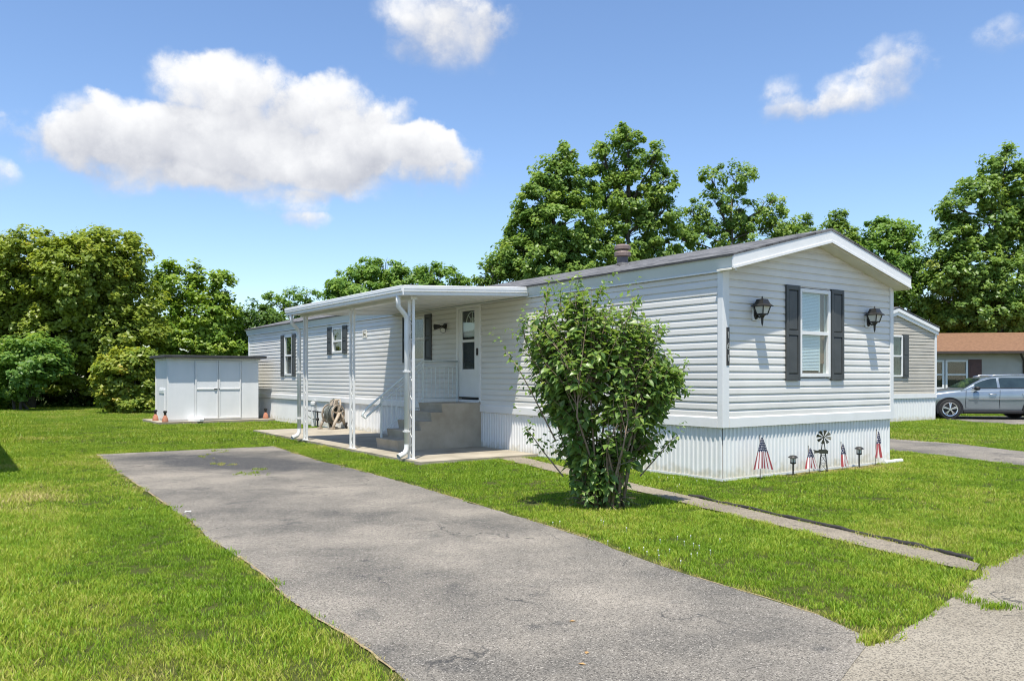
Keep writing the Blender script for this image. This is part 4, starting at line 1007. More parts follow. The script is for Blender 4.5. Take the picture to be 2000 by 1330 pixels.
        obj('roof_rail', MB().tube([(2.2, sg*.60, 1.50), (2.45, sg*.60, 1.56), (3.4, sg*.59, 1.585), (4.05, sg*.58, 1.53)], .018, 6), M['chrome'], root, smooth=True)
        for x in (XF, XF+WB):
            arch = MB(); n = 24; vs = []
            for k in range(n+1):
                a_ = math.pi*(-.12+1.24*k/n)
                for r_, y_ in ((.355, .80), (.355, .912), (.42, .918), (.43, .87)): vs.append((x+r_*math.cos(a_), sg*y_, RW+r_*math.sin(a_)))
            arch.add(vs, [(4*k+j, 4*k+4+j, 4*k+5+j, 4*k+1+j) for k in range(n) for j in range(3)]); obj('wheel_arch', arch, M['cartrim'], root)
            obj('wheel_well', MB().tube([(x, sg*.60, RW+.01), (x, sg*.9065, RW+.01)], .372, 24), M['dark'], root)
            wh = obj('wheel', MB().tube([(x, sg*.70, RW), (x, sg*.715, RW), (x, sg*.90, RW), (x, sg*.925, RW)], [RW-.03, RW, RW, RW-.035], 28), M['rubber'], root)
            rim = MB().tube([(x, sg*.925, RW), (x, sg*.93, RW)], .235, 28)
            obj('rim_well', rim, M['dark'], wh)
            rg = MB(); vs = []; n = 28
            for k in range(n):
                a_ = 2*math.pi*k/n
                for r_, y_ in ((.215, .934), (.245, .940), (.252, .925)): vs.append((x+r_*math.cos(a_), sg*y_, RW+r_*math.sin(a_)))
            rg.add(vs, [(3*k+j, 3*((k+1) % n)+j, 3*((k+1) % n)+j+1, 3*k+j+1) for k in range(n) for j in range(2)])
            for k in range(5):
                a_ = 2*math.pi*k/5+.3
                for da in (-.13, .13): rg.tube([(x+.04*math.cos(a_), sg*.945, RW+.04*math.sin(a_)), (x+.22*math.cos(a_+da), sg*.938, RW+.22*math.sin(a_+da))], [.024, .020], 6)
            rg.tube([(x, sg*.93, RW), (x, sg*.955, RW)], .05, 12); obj('rim', rg, M['chrome'], wh)
        obj('headlight', MB().prism([(.12, .70), (.46, .80), (.42, .86), (.14, .80)], 'y', min(sg*.70, sg*.80), max(sg*.70, sg*.80)), M['headlamp'], root, bevel=.015)
        obj('indicator', MB().prism([(.30, .775), (.50, .81), (.46, .865), (.32, .83)], 'y', min(sg*.80, sg*.862), max(sg*.80, sg*.862)), M['amber'], root, bevel=.01)
    obj('windscreen', MB().add([(1.44, -.68, 1.125), (1.44, .68, 1.125), (2.0, .55, 1.46), (2.0, -.55, 1.46)], [(3, 2, 1, 0)]), M['carglass'], root)
    obj('underbody', MB().box(.3, 4.3, -.7, .7, .2, .34), M['cartrim'], root)
    obj('lower_bumper', MB().box(-.01, .25, -.66, .66, .26, .42), M['cartrim'], root, bevel=.04)
    return root
build_car()

# ================================================================== TREES
def leaf_mesh(name, P, Nrm, size, asp, tint, mt, rngx):
    """many small folded leaves, two triangles each, as one mesh"""
    n = len(P); d = rngx.normal(size=(n, 3)); d -= (d*Nrm).sum(1)[:, None]*Nrm; d /= np.linalg.norm(d, axis=1)[:, None]+1e-9
    s = np.cross(Nrm, d); L_ = (size*rngx.uniform(.7, 1.3, n))[:, None]; W_ = L_*asp
    V = np.empty((n, 4, 3)); V[:, 0] = P-d*L_*.5; V[:, 2] = P+d*L_*.5-Nrm*L_*.10
    V[:, 1] = P+s*W_*.5-Nrm*L_*.12; V[:, 3] = P-s*W_*.5-Nrm*L_*.12
    return quads(name, V, tint, mt)
def quads(name, V, tint, mt):
    n = len(V); me = bpy.data.meshes.new(name); me.vertices.add(n*4); me.vertices.foreach_set('co', V.reshape(-1).astype(np.float32))
    idx = (np.arange(n)[:, None]*4+np.array([0, 1, 2, 0, 2, 3])[None]).reshape(-1).astype(np.int32)
    me.loops.add(n*6); me.loops.foreach_set('vertex_index', idx)
    me.polygons.add(n*2); me.polygons.foreach_set('loop_start', np.arange(n*2, dtype=np.int32)*3)
    me.update(calc_edges=True); a = me.attributes.new('tint', 'FLOAT', 'POINT'); a.data.foreach_set('value', np.repeat(tint, 4).astype(np.float32))
    me.materials.append(mt); return me
def unit(n, r): v = r.normal(size=(n, 3)); return v/np.linalg.norm(v, axis=1)[:, None]

TM = {'vine': leaf_mat('vine_leaf', (.19, .265, .045), (.37, .44, .07), (.46, .46, .085)),
      'maple': leaf_mat('maple_leaf', (.13, .25, .052), (.26, .395, .08), (.33, .44, .10)),
      'poplar': leaf_mat('poplar_leaf', (.14, .245, .055), (.285, .405, .09), (.39, .46, .12)),
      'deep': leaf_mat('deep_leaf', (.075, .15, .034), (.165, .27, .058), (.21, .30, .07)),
      'gold': leaf_mat('gold_leaf', (.17, .27, .04), (.40, .44, .075), (.56, .45, .09)),
      'lime': leaf_mat('lime_leaf', (.17, .29, .045), (.36, .47, .07), (.42, .49, .09)),
      'bush': leaf_mat('bush_leaf', (.09, .175, .042), (.245, .365, .075), (.37, .45, .11), trans=.42, gloss=.035)}
def tree(name, label, cat, group, D, lobes, mt, seed, base=None, leaf=.2, dens=1.0, trunk=.16, sub=.42, hole=.0, zscale=.85, nstem=1):
    """lobes: (px, py, rx, ry[, depth offset]) ellipses of the photograph placed at distance D with real depth"""
    r = np.random.default_rng(seed); px = D/FPX
    L3 = []
    for lb in lobes:
        x, y, rx, ry = lb[:4]; dz = lb[4] if len(lb) > 4 else r.uniform(-.25, .25)*rx*px
        c = at(x, y, D+dz); L3.append((np.array(c), np.array((rx*px, rx*px*zscale, ry*px))))
    if base is None: bx = sum(l[0][0] for l in L3)/len(L3); by = D
    else: b = at(base, HOR, D); bx, by = b.x, D
    root = empty(name, (bx, by, 0)); tag(root, label, cat, group); O = np.array((bx, by, 0))
    Ps, Ns, Ts = [], [], []
    for c, rad in L3:
        area = 4*math.pi*((rad[0]*rad[1])**1.6/3+(rad[0]*rad[2])**1.6/3+(rad[1]*rad[2])**1.6/3)**(1/1.6)
        ns = max(8, int(area*2.3*dens/(sub/.42)**2)); u = unit(ns, r); k = .45+.6*r.random(ns)**.55
        cc = c+u*rad*k[:, None]
        if hole: cc = cc[r.random(len(cc)) > hole*np.clip(1.2-k, 0, 1)]
        out = (cc-c)/rad; out /= np.linalg.norm(out, axis=1)[:, None]
        m = max(16, int(66*(sub/.42)**2*(.2/leaf)**1.0))
        sz = sub*r.uniform(.55, 1.25, len(cc))
        off = unit(len(cc)*m, r)*(r.random(len(cc)*m)**.45)[:, None]*np.repeat(sz, m)[:, None]*np.array((1, 1, .72))
        P = np.repeat(cc, m, 0)+off; oo = np.repeat(out, m, 0)
        Nn = oo*.5+off/np.repeat(sz, m)[:, None]*.45+np.array((0, 0, .8))+r.normal(size=P.shape)*.38
        Nn /= np.linalg.norm(Nn, axis=1)[:, None]
        T = np.clip(np.repeat(r.normal(.42, .2, len(cc)), m)+r.normal(0, .14, len(P)), 0, 1)
        ok = P[:, 2] > .05; Ps.append(P[ok]); Ns.append(Nn[ok]); Ts.append(T[ok])
    P = np.concatenate(Ps)-O; Nn = np.concatenate(Ns); T = np.concatenate(Ts)
    cr = link('crown', leaf_mesh('crown', P, Nn, leaf*.94, .68, T, TM[mt], r), root); cr['kind'] = 'stuff'
    tk = MB(); low = min(c[2]-rad[2] for c, rad in L3)
    for q in range(nstem):
        sx = r.normal(0, .35) if nstem > 1 else 0; sy = r.normal(0, .35) if nstem > 1 else 0
        hi = max(c[2] for c, rad in L3); cx = np.mean([c[0] for c, _ in L3])-bx
        pts = [(sx, sy, -.1)]+[(sx+cx*u*.6+r.normal(0, .12), sy+r.normal(0, .12), hi*u) for u in (.2, .45, .7, .95)]
        tk.tube(pts, [trunk, trunk*.8, trunk*.6, trunk*.36, trunk*.1], 8)
    for c, rad in L3:
        e = c-O; z0 = max(.3, min(e[2]-rad[2]*.9, hi*.75)); s_ = Vector((cx*.6*z0/hi, 0, z0)); e = Vector(e)
        tk.tube([s_, s_.lerp(e, .5)+Vector((0, 0, rad[2]*.15)), e], [trunk*.33, trunk*.22, trunk*.09], 6)
        for q in range(6):
            u = unit(1, r)[0]; u[2] = abs(u[2]); f_ = Vector(np.array(e)+u*rad*.8); tk.tube([e.lerp(s_, .3*r.random()), e.lerp(f_, .5)+Vector((0, 0, .1)), f_], [trunk*.12, trunk*.08, trunk*.03], 5)
    obj('trunk', tk, M['bark'], root, smooth=True)
    return root
GB = 'trees behind the homes'
tree('vine_tree', 'broad vine-covered tree filling the left edge of the picture', 'tree', GB, 36.5,
     [(60, 520, 95, 70), (20, 590, 110, 90), (150, 545, 90, 90), (70, 660, 100, 80), (-60, 560, 110, 100), (-30, 700, 110, 80), (130, 640, 80, 80)], 'vine', 1, 60, .21, 1.45, .22)
tree('vine_tree', 'vine-covered tree with overhanging right side behind the round shrub', 'tree', GB, 37.5,
     [(215, 500, 72, 55), (180, 540, 95, 75), (240, 590, 75, 75), (210, 660, 95, 70), (270, 660, 55, 60), (165, 720, 90, 60)], 'vine', 2, 200, .21, 1.5, .2)
tree('understory_bush', 'leafy low branches hanging at the far left woodland edge', 'bush', None, 34.0, [(30, 720, 75, 55), (85, 700, 50, 45), (60, 690, 45, 35), (-40, 740, 80, 60)], 'maple', 3, 30, .2, 1.1, .07, nstem=3)
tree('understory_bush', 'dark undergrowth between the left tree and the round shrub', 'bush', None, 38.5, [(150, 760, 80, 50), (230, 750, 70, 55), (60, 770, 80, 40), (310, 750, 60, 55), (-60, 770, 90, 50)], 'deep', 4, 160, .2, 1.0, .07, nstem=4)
tree('weed_clump', 'pale weedy clump at the lawn edge far left', 'bush', None, 34.5, [(18, 794, 26, 10), (40, 797, 16, 8), (-8, 796, 18, 8)], 'gold', 5, 15, .12, 1.2, .02, sub=.22)
tree('round_shrub', 'rounded golden-green shrub beside the white shed', 'shrub', None, 31.5,
     [(240, 730, 52, 48), (262, 705, 34, 26), (215, 720, 32, 30), (225, 755, 38, 28), (275, 745, 32, 36), (240, 770, 40, 22), (290, 700, 16, 18), (250, 787, 40, 15), (225, 785, 30, 14), (275, 785, 28, 14)], 'gold', 6, 250, .17, 2.3, .05, sub=.3, nstem=4)
tree('maple_tree', 'bright green young tree with upright shoots above the shed', 'tree', GB, 41,
     [(335, 555, 32, 42), (330, 620, 42, 60), (385, 560, 16, 50), (390, 620, 50, 60), (432, 555, 20, 45), (425, 620, 40, 55), (350, 670, 60, 35), (420, 675, 55, 35)], 'lime', 7, 385, .21, 1.5, .09)
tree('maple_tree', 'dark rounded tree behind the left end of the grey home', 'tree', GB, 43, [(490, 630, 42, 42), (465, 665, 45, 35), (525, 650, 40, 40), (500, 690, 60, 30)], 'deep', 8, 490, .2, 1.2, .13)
tree('locust_tree', 'airy feathery tree just left of the awning roof', 'tree', GB, 45,
     [(560, 575, 26, 16), (545, 600, 34, 14), (600, 580, 28, 14), (625, 600, 22, 14), (580, 605, 36, 16), (612, 625, 30, 16), (560, 630, 36, 16), (530, 580, 14, 8)], 'maple', 9, 580, .17, .75, .07, sub=.34, hole=.4)
tree('broad_tree', 'rounded green tree right above the awning', 'tree', GB, 46,
     [(750, 530, 52, 34), (690, 560, 50, 34), (800, 550, 50, 30), (860, 545, 38, 32), (895, 560, 28, 22), (720, 590, 80, 34), (830, 585, 80, 34), (660, 585, 28, 26)], 'maple', 10, 770, .2, 1.25, .2)
tree('poplar_tree', 'tall green tree with layered crown left of centre', 'tree', GB, 41,
     [(1108, 305, 26, 32), (1085, 345, 46, 38), (1120, 375, 52, 48), (1050, 390, 48, 44), (1095, 440, 78, 56), (1025, 445, 42, 42), (1060, 505, 78, 52), (1090, 545, 90, 40), (1005, 490, 32, 42), (985, 525, 38, 30), (1130, 500, 60, 52)], 'poplar', 11, 1090, .22, 1.15, .24)
tree('poplar_tree', 'tallest tree rising behind the roof vent', 'tree', GB, 42.5,
     [(1225, 272, 36, 28), (1222, 320, 42, 40), (1176, 315, 22, 38), (1280, 315, 20, 36), (1290, 365, 36, 38), (1235, 385, 50, 50), (1180, 390, 40, 52), (1290, 420, 36, 36), (1225, 460, 70, 52), (1285, 480, 48, 40), (1190, 505, 60, 40)], 'poplar', 12, 1225, .22, 1.1, .24, hole=.25)
tree('small_tree', 'low side growth at the foot of the tall trees left of the roof', 'tree', GB, 40, [(960, 535, 26, 20), (985, 505, 22, 26), (945, 548, 18, 12)], 'poplar', 13, 965, .19, 1.2, .08)
tree('poplar_tree', 'sparse tree with see-through crown right of the tallest tree', 'tree', GB, 44,
     [(1390, 345, 28, 24), (1440, 350, 40, 28), (1400, 400, 36, 38), (1450, 410, 38, 44), (1350, 420, 30, 30), (1500, 405, 34, 34), (1380, 460, 60, 38), (1460, 465, 60, 36), (1530, 440, 36, 34), (1330, 470, 40, 34)], 'poplar', 14, 1420, .2, .8, .16, hole=.6)
tree('small_tree', 'small treetop just above the gable peak on its left', 'tree', GB, 48, [(1572, 440, 16, 20), (1540, 455, 30, 24), (1565, 465, 34, 20)], 'poplar', 15, 1560, .18, 1.2, .1)
tree('small_tree', 'slender treetop just right of the gable peak', 'tree', GB, 46, [(1632, 425, 20, 22), (1638, 460, 32, 26), (1660, 480, 36, 26)], 'poplar', 16, 1640, .19, 1.2, .1)
tree('broad_tree', 'dark tree behind the right roof slope', 'tree', GB, 44,
     [(1720, 460, 42, 32), (1765, 450, 28, 20), (1700, 500, 52, 42), (1760, 500, 48, 40), (1790, 540, 44, 42), (1740, 560, 60, 44), (1780, 605, 50, 40)], 'maple', 17, 1740, .2, 1.2, .2)
tree('broad_tree', 'large dense tree at the right edge of the picture', 'tree', GB, 42,
     [(1965, 320, 40, 34), (2000, 380, 60, 50), (1910, 375, 44, 36), (1870, 410, 36, 24), (1930, 440, 60, 50), (1870, 470, 48, 40), (2020, 470, 70, 60), (1900, 530, 70, 52), (1980, 560, 80, 60), (1850, 530, 40, 40), (2060, 420, 70, 80), (1940, 610, 90, 45), (1850, 590, 50, 45)], 'poplar', 18, 1960, .22, 1.25, .2)
tree('understory_bush', 'bright green growth above the rust-red roof', 'bush', None, 43.5, [(1850, 600, 46, 34), (1900, 615, 50, 34), (1960, 625, 55, 34), (2030, 620, 60, 40), (1820, 625, 30, 26)], 'lime', 19, 1900, .2, 1.2, .1, nstem=3)
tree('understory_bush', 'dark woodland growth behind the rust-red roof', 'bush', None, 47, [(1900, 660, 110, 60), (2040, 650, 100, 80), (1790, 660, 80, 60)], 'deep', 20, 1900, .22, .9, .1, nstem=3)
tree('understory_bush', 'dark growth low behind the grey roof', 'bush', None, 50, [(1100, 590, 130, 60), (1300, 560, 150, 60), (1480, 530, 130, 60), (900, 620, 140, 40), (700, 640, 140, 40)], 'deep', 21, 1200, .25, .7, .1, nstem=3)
tree('small_plant', 'small yellow-green plant behind the right corner of the shed', 'plant', None, 27.6, [(509, 745, 7, 12), (508, 760, 6, 9)], 'gold', 22, 508, .09, 1.6, .015, sub=.16)

# ================================================================== THE BIG SHRUB ON THE LAWN
def lawn_shrub():
    r = np.random.default_rng(77); D = 8.83; b = G(1172, 990); root = empty('lawn_shrub', b)
    tag(root, 'tall leafy green shrub on the lawn in front of the grey home', 'shrub')
    lob = [(1130, 620, 75, 55), (1195, 640, 85, 65), (1090, 680, 75, 75), (1240, 690, 75, 75), (1160, 720, 115, 85), (1265, 760, 70, 62), (1085, 760, 52, 70), (1190, 800, 100, 80), (1290, 730, 50, 40),
           (1118, 845, 58, 60), (1232, 850, 60, 66), (1168, 900, 62, 60), (1172, 955, 56, 36), (1275, 815, 34, 40), (1125, 585, 26, 32), (1060, 640, 40, 36), (1308, 738, 40, 28)]
    wts = np.array([1.1, 1.3, 1.1, 1.3, 1.5, 1.1, .8, 1.1, .8, .75, .8, .85, .75, .4, .45, .6, .55]); wts /= wts.sum()
    base = Vector((0, 0, 0)); st = MB(); stems = []
    for k in range(22):
        a = 2*math.pi*k/22+r.normal(0, .15); rad = .06+.22*r.random(); sp = .28+.38*r.random(); hgt = .95+.75*r.random()
        p0 = Vector((math.cos(a)*rad, math.sin(a)*rad*.8, -.03)); p3 = Vector((math.cos(a)*sp, math.sin(a)*sp*.9, hgt))
        pts = [p0, p0.lerp(p3, .3)+Vector((r.normal(0, .03), r.normal(0, .03), .08)), p0.lerp(p3, .65)+Vector((r.normal(0, .05), r.normal(0, .05), .06)), p3]
        st.tube(pts, [.017, .013, .009, .004], 6); stems.append(pts)
    tips = []
    for k in range(1180):
        i = r.choice(len(lob), p=wts); x, y, rx, ry = lob[i]; u = unit(1, r)[0]*(.35+.68*r.random()**.5)
        c = at(x+u[0]*rx, y-u[2]*ry, D+u[1]*rx*D/FPX*1.0)-b; tips.append(c)
    extra = [[(1085, 860), (1040, 770), (1010, 715), (982, 680)], [(1220, 830), (1270, 780), (1310, 745), (1345, 712)], [(1230, 800), (1290, 770), (1330, 755), (1350, 765)], [(1130, 650), (1130, 600), (1128, 560), (1130, 545)],
             [(1060, 640), (1066, 600), (1068, 575), (1070, 560)], [(1150, 620), (1165, 590), (1172, 572), (1176, 560)], [(1220, 640), (1232, 610), (1240, 590), (1246, 582)], [(1040, 700), (1025, 660), (1022, 640), (1026, 622)], [(1100, 640), (1095, 600), (1094, 575), (1096, 565)], [(1100, 930), (1060, 880), (1035, 845), (1025, 835)], [(1250, 700), (1275, 660), (1290, 640), (1300, 650)], [(1250, 930), (1285, 890), (1310, 860), (1325, 850)]]
    P, Dn, Nn, S = [], [], [], []
    def leaves(pts, n, size, start=.25):
        pts = [Vector(p) for p in pts]
        for j in range(n):
            u = start+(1-start)*(j+.5)/n*1.0; f_ = u*(len(pts)-1); k = min(int(f_), len(pts)-2); p = pts[k].lerp(pts[k+1], f_-k); ax = (pts[k+1]-pts[k]).normalized()
            a = j*2.4+r.uniform(-.5, .5); sd = ax.orthogonal().normalized(); sd = Matrix.Rotation(a, 3, ax) @ sd
            d = (sd+ax*.35+Vector((0, 0, -.28))+Vector(r.normal(0, .15, 3))).normalized()
            up = Vector((0, -.25, 1.0))+Vector(r.normal(0, .3, 3)); nn = (up-d*up.dot(d)).normalized()
            P.append(p+d*size*.15); Dn.append(d); Nn.append(nn); S.append(size*r.uniform(.65, 1.2)*(1.0 if u < .85 else .75))
    tw = MB()
    for c in tips:
        s_ = stems[r.integers(len(stems))]; cand = min(stems, key=lambda q: (q[3]-c).length_squared+r.random()*.15); a0 = cand[2].lerp(cand[3], r.random()) if c.z > .9 else cand[0].lerp(cand[2], .3+.6*r.random())
        ln = (c-a0).length
        if ln > .55: a0 = c+(a0-c)*(.55/ln)
        mid = a0.lerp(c, .55)+Vector((0, 0, .03)); tw.tube([a0, mid, c], [.0045, .003, .0016], 4, cap=False); leaves([a0, mid, c], int(9+4*r.random()), .102)
    for e in extra:
        pts = [at(x, y, D+r.normal(0, .08))-b for x, y in e]; tw.tube(pts, [.009, .007, .0045, .002], 5); leaves(pts, 22, .07, .35)
        for q in range(5):
            p = pts[1+q % 3]; d = Vector(r.normal(0, .10, 3))+Vector((0, 0, .06)); leaves([p, p+d], 6, .06, .2)
    # suckers and dead twigs at the foot
    for k in range(46):
        a = r.uniform(0, 2*math.pi); l_ = r.uniform(.15, .42); p0 = Vector((math.cos(a)*.12, math.sin(a)*.12, 0)); p1 = Vector((math.cos(a)*(.12+l_*.8), math.sin(a)*(.12+l_*.7), l_*.65*r.random()))
        (st if k % 3 else tw).tube([p0, p0.lerp(p1, .5)+Vector((0, 0, .06)), p1], [.006, .004, .002], 4)
        if k % 2: leaves([p0, p1], 7, .06)
    P = np.array(P); Dn = np.array(Dn); Nn = np.array(Nn); S = np.array(S)[:, None]; s = np.cross(Nn, Dn)
    # leaf: base, two shoulders, tip, folded at the midrib and curled down
    n = len(P); V = np.empty((n, 4, 3)); V[:, 0] = P; V[:, 1] = P+Dn*S*.42+s*S*.33-Nn*S*.04+0; V[:, 2] = P+Dn*S*1.0-Nn*S*.22; V[:, 3] = P+Dn*S*.42-s*S*.33-Nn*S*.04
    V[:, 1] += Nn*S*.10; V[:, 3] += Nn*S*.10
    T = np.clip(r.normal(.42, .28, n)+np.where(P[:, 2] > 1.5, .1, 0), 0, 1)
    # the 300 leaves that show largest are parts of their own
    dist = P[:, 1]+r.random(n)*.25; order = np.argsort(dist); near = order[:300]; rest = order[300:]
    f_ = link('foliage', quads('foliage', V[rest], T[rest], TM['bush']), root); f_['kind'] = 'stuff'
    lm = []
    for q in range(6):
        me = bpy.data.meshes.new('leaf'); me.from_pydata([(0, 0, 0), (.36, .31, .06), (.55, 0, -.03), (.70, .22, -.02), (1, 0, -.22), (.70, -.22, -.02), (.36, -.31, .06)], [], [(0, 2, 1), (1, 2, 3), (3, 2, 4), (4, 2, 5), (5, 2, 6), (6, 2, 0)])
        a_ = me.attributes.new('tint', 'FLOAT', 'POINT'); a_.data.foreach_set('value', [.15+.15*q]*7); me.materials.append(TM['bush']); lm.append(me)
    for i in near:
        o = bpy.data.objects.new('leaf', lm[min(5, int(T[i]*6))]); COL.objects.link(o); o.parent = root
        m3 = Matrix((Dn[i], s[i], Nn[i])).transposed().to_4x4(); o.matrix_local = Matrix.Translation(P[i]) @ m3 @ Matrix.Scale(float(S[i, 0]), 4)
    obj('stems', st, M['stem'], root, smooth=True)
    t_ = obj('twigs', tw, M['stem'], root); t_['kind'] = 'stuff'
lawn_shrub()

# ================================================================== GRASS
def in_poly(P, poly):
    x, y = P[:, 0], P[:, 1]; ins = np.zeros(len(P), bool); n = len(poly)
    for i in range(n):
        x0, y0 = poly[i]; x1, y1 = poly[(i+1) % n]
        if y0 == y1: continue
        c = ((y0 > y) != (y1 > y)) & (x < (x1-x0)*(y-y0)/(y1-y0)+x0); ins ^= c
    return ins
def edge_dist(P, line):
    d = np.full(len(P), 9e9)
    for a, b in zip(line, line[1:]):
        a = np.array(a); b = np.array(b); ab = b-a; t = np.clip(((P-a)@ab)/max(ab@ab, 1e-9), 0, 1); d = np.minimum(d, np.linalg.norm(P-(a+t[:, None]*ab), axis=1))
    return d
def vnoise(P, s, seed):
    r = np.random.default_rng(seed); g = r.random((256, 256)); q = P*s+500; i = np.floor(q).astype(int); f = q-i; f = f*f*(3-2*f); i %= 255
    a = g[i[:, 0], i[:, 1]]; b = g[i[:, 0]+1, i[:, 1]]; c = g[i[:, 0], i[:, 1]+1]; d = g[i[:, 0]+1, i[:, 1]+1]
    return (a*(1-f[:, 0])+b*f[:, 0])*(1-f[:, 1])+(c*(1-f[:, 0])+d*f[:, 0])*f[:, 1]
def grass_material():
    m = bpy.data.materials.new('grass_blade'); m.use_nodes = True; N = m.node_tree.nodes; L = m.node_tree.links; N.clear()
    out = N.new('ShaderNodeOutputMaterial'); a = N.new('ShaderNodeAttribute'); a.attribute_name = 'tint'; a.attribute_type = 'INSTANCER'
    b = N.new('ShaderNodeAttribute'); b.attribute_name = 'blade'
    ad = N.new('ShaderNodeMath'); ad.operation = 'MULTIPLY_ADD'; ad.inputs[1].default_value = .45; L.new(b.outputs['Fac'], ad.inputs[0]); L.new(a.outputs['Fac'], ad.inputs[2])
    r = N.new('ShaderNodeValToRGB'); e = r.color_ramp.elements; e[0].position = .12; e[0].color = (.12, .225, .016, 1); e[1].position = 1.0; e[1].color = (.56, .46, .19, 1)
    x = e.new(.42); x.color = (.235, .385, .026, 1); x = e.new(.70); x.color = (.40, .45, .055, 1)
    L.new(ad.outputs[0], r.inputs[0])
    d = N.new('ShaderNodeBsdfDiffuse'); t = N.new('ShaderNodeBsdfTranslucent'); L.new(r.outputs[0], d.inputs[0]); L.new(r.outputs[0], t.inputs[0])
    m1 = N.new('ShaderNodeMixShader'); m1.inputs[0].default_value = .4; L.new(d.outputs[0], m1.inputs[1]); L.new(t.outputs[0], m1.inputs[2])
    g = N.new('ShaderNodeBsdfGlossy'); g.inputs['Roughness'].default_value = .4; m2 = N.new('ShaderNodeMixShader'); m2.inputs[0].default_value = .015
    L.new(m1.outputs[0], m2.inputs[1]); L.new(g.outputs[0], m2.inputs[2]); L.new(m2.outputs[0], out.inputs[0]); return m
GM = grass_material()
def clump(nb, rad, h0, h1, wd, seed, seg):
    r = np.random.default_rng(seed); V = []; F = []; B = []
    for k in range(nb):
        a = r.uniform(0, 6.283); q = rad*math.sqrt(r.random()); p = np.array((q*math.cos(a), q*math.sin(a), -.006)); h = r.uniform(h0, h1); la = r.uniform(0, 6.283); ln = r.uniform(.15, .75)*h
        dx = np.array((math.cos(la), math.sin(la), 0)); fa = la+math.pi/2+r.normal(0, .5); sd = np.array((math.cos(fa), math.sin(fa), 0))*wd*r.uniform(.7, 1.3)*.5; i0 = len(V); bv = r.random()
        for j in range(seg):
            u = j/seg; c = p+np.array((0, 0, h*u*(1-.18*u)))+dx*ln*u*u; w = 1-.55*u; V += [c-sd*w, c+sd*w]; B += [bv, bv]
        V.append(p+np.array((0, 0, h*.82))+dx*ln); B.append(bv)
        for j in range(seg-1): F.append((i0+2*j, i0+2*j+1, i0+2*j+3, i0+2*j+2))
        F.append((i0+2*seg-2, i0+2*seg-1, i0+2*seg))
    me = bpy.data.meshes.new('grass_clump'); me.from_pydata([tuple(v) for v in V], [], F); at_ = me.attributes.new('blade', 'FLOAT', 'POINT'); at_.data.foreach_set('value', B); me.materials.append(GM); return me
def scatter_object(name, coll, P, scl, rot, tint, label):
    n = len(P); me = bpy.data.meshes.new(name); me.vertices.add(n); me.vertices.foreach_set('co', np.column_stack([P, np.zeros(n)]).astype(np.float32).reshape(-1))
    for nm, v in (('tint', tint), ('scl', scl), ('rz', rot)):
        a = me.attributes.new(nm, 'FLOAT', 'POINT'); a.data.foreach_set('value', v.astype(np.float32))
    me.update(); o = link(name, me); o['kind'] = 'stuff'; o['label'] = label; o['category'] = 'grass'
    ng = bpy.data.node_groups.new(name, 'GeometryNodeTree'); ng.interface.new_socket('Geometry', in_out='INPUT', socket_type='NodeSocketGeometry'); ng.interface.new_socket('Geometry', in_out='OUTPUT', socket_type='NodeSocketGeometry')
    N = ng.nodes; L = ng.links; gi = N.new('NodeGroupInput'); go = N.new('NodeGroupOutput'); ip = N.new('GeometryNodeInstanceOnPoints'); ci = N.new('GeometryNodeCollectionInfo')
    ci.inputs['Collection'].default_value = coll; ci.inputs['Separate Children'].default_value = True; ci.inputs['Reset Children'].default_value = True
    L.new(gi.outputs[0], ip.inputs['Points']); L.new(ci.outputs[0], ip.inputs['Instance']); ip.inputs['Pick Instance'].default_value = True
    def named(nm):
        q = N.new('GeometryNodeInputNamedAttribute'); q.data_type = 'FLOAT'; q.inputs['Name'].default_value = nm; return q.outputs['Attribute']
    cx = N.new('ShaderNodeCombineXYZ'); L.new(named('rz'), cx.inputs[2]); L.new(cx.outputs[0], ip.inputs['Rotation'])
    cs_ = N.new('ShaderNodeCombineXYZ'); sc = named('scl')
    for k in range(3): L.new(sc, cs_.inputs[k])
    L.new(cs_.outputs[0], ip.inputs['Scale'])
    rv = N.new('FunctionNodeRandomValue'); rv.data_type = 'INT'; rv.inputs['Min'].default_value = 0 if 'Min' in rv.inputs else 0
    for s_ in rv.inputs:
        if s_.type == 'INT' and s_.name == 'Min': s_.default_value = 0
        if s_.type == 'INT' and s_.name == 'Max': s_.default_value = 5
    outi = [s_ for s_ in rv.outputs if s_.type == 'INT'][0]; L.new(outi, ip.inputs['Instance Index'])
    L.new(ip.outputs[0], go.inputs[0]); md = o.modifiers.new('scatter', 'NODES'); md.node_group = ng; return o
HOUSE = [tuple(H(t, s).to_2d()) for t, s in ((-.02, -.02), (WID+.02, -.02), (WID+.02, LEN), (-.02, LEN))]
NHOME = [tuple((NC-nd*NWID+v).to_2d()) for v in (Vector((0, 0, 0)), nd*NWID, nd*NWID+Vector((-math.sin(NA), math.cos(NA), 0))*18, Vector((-math.sin(NA), math.cos(NA), 0))*18)]
SKIP = [DRIVE, STREET, PATH, SLAB, NDRIVE, CDRIVE, SHEDPOLY, HOUSE, NHOME]
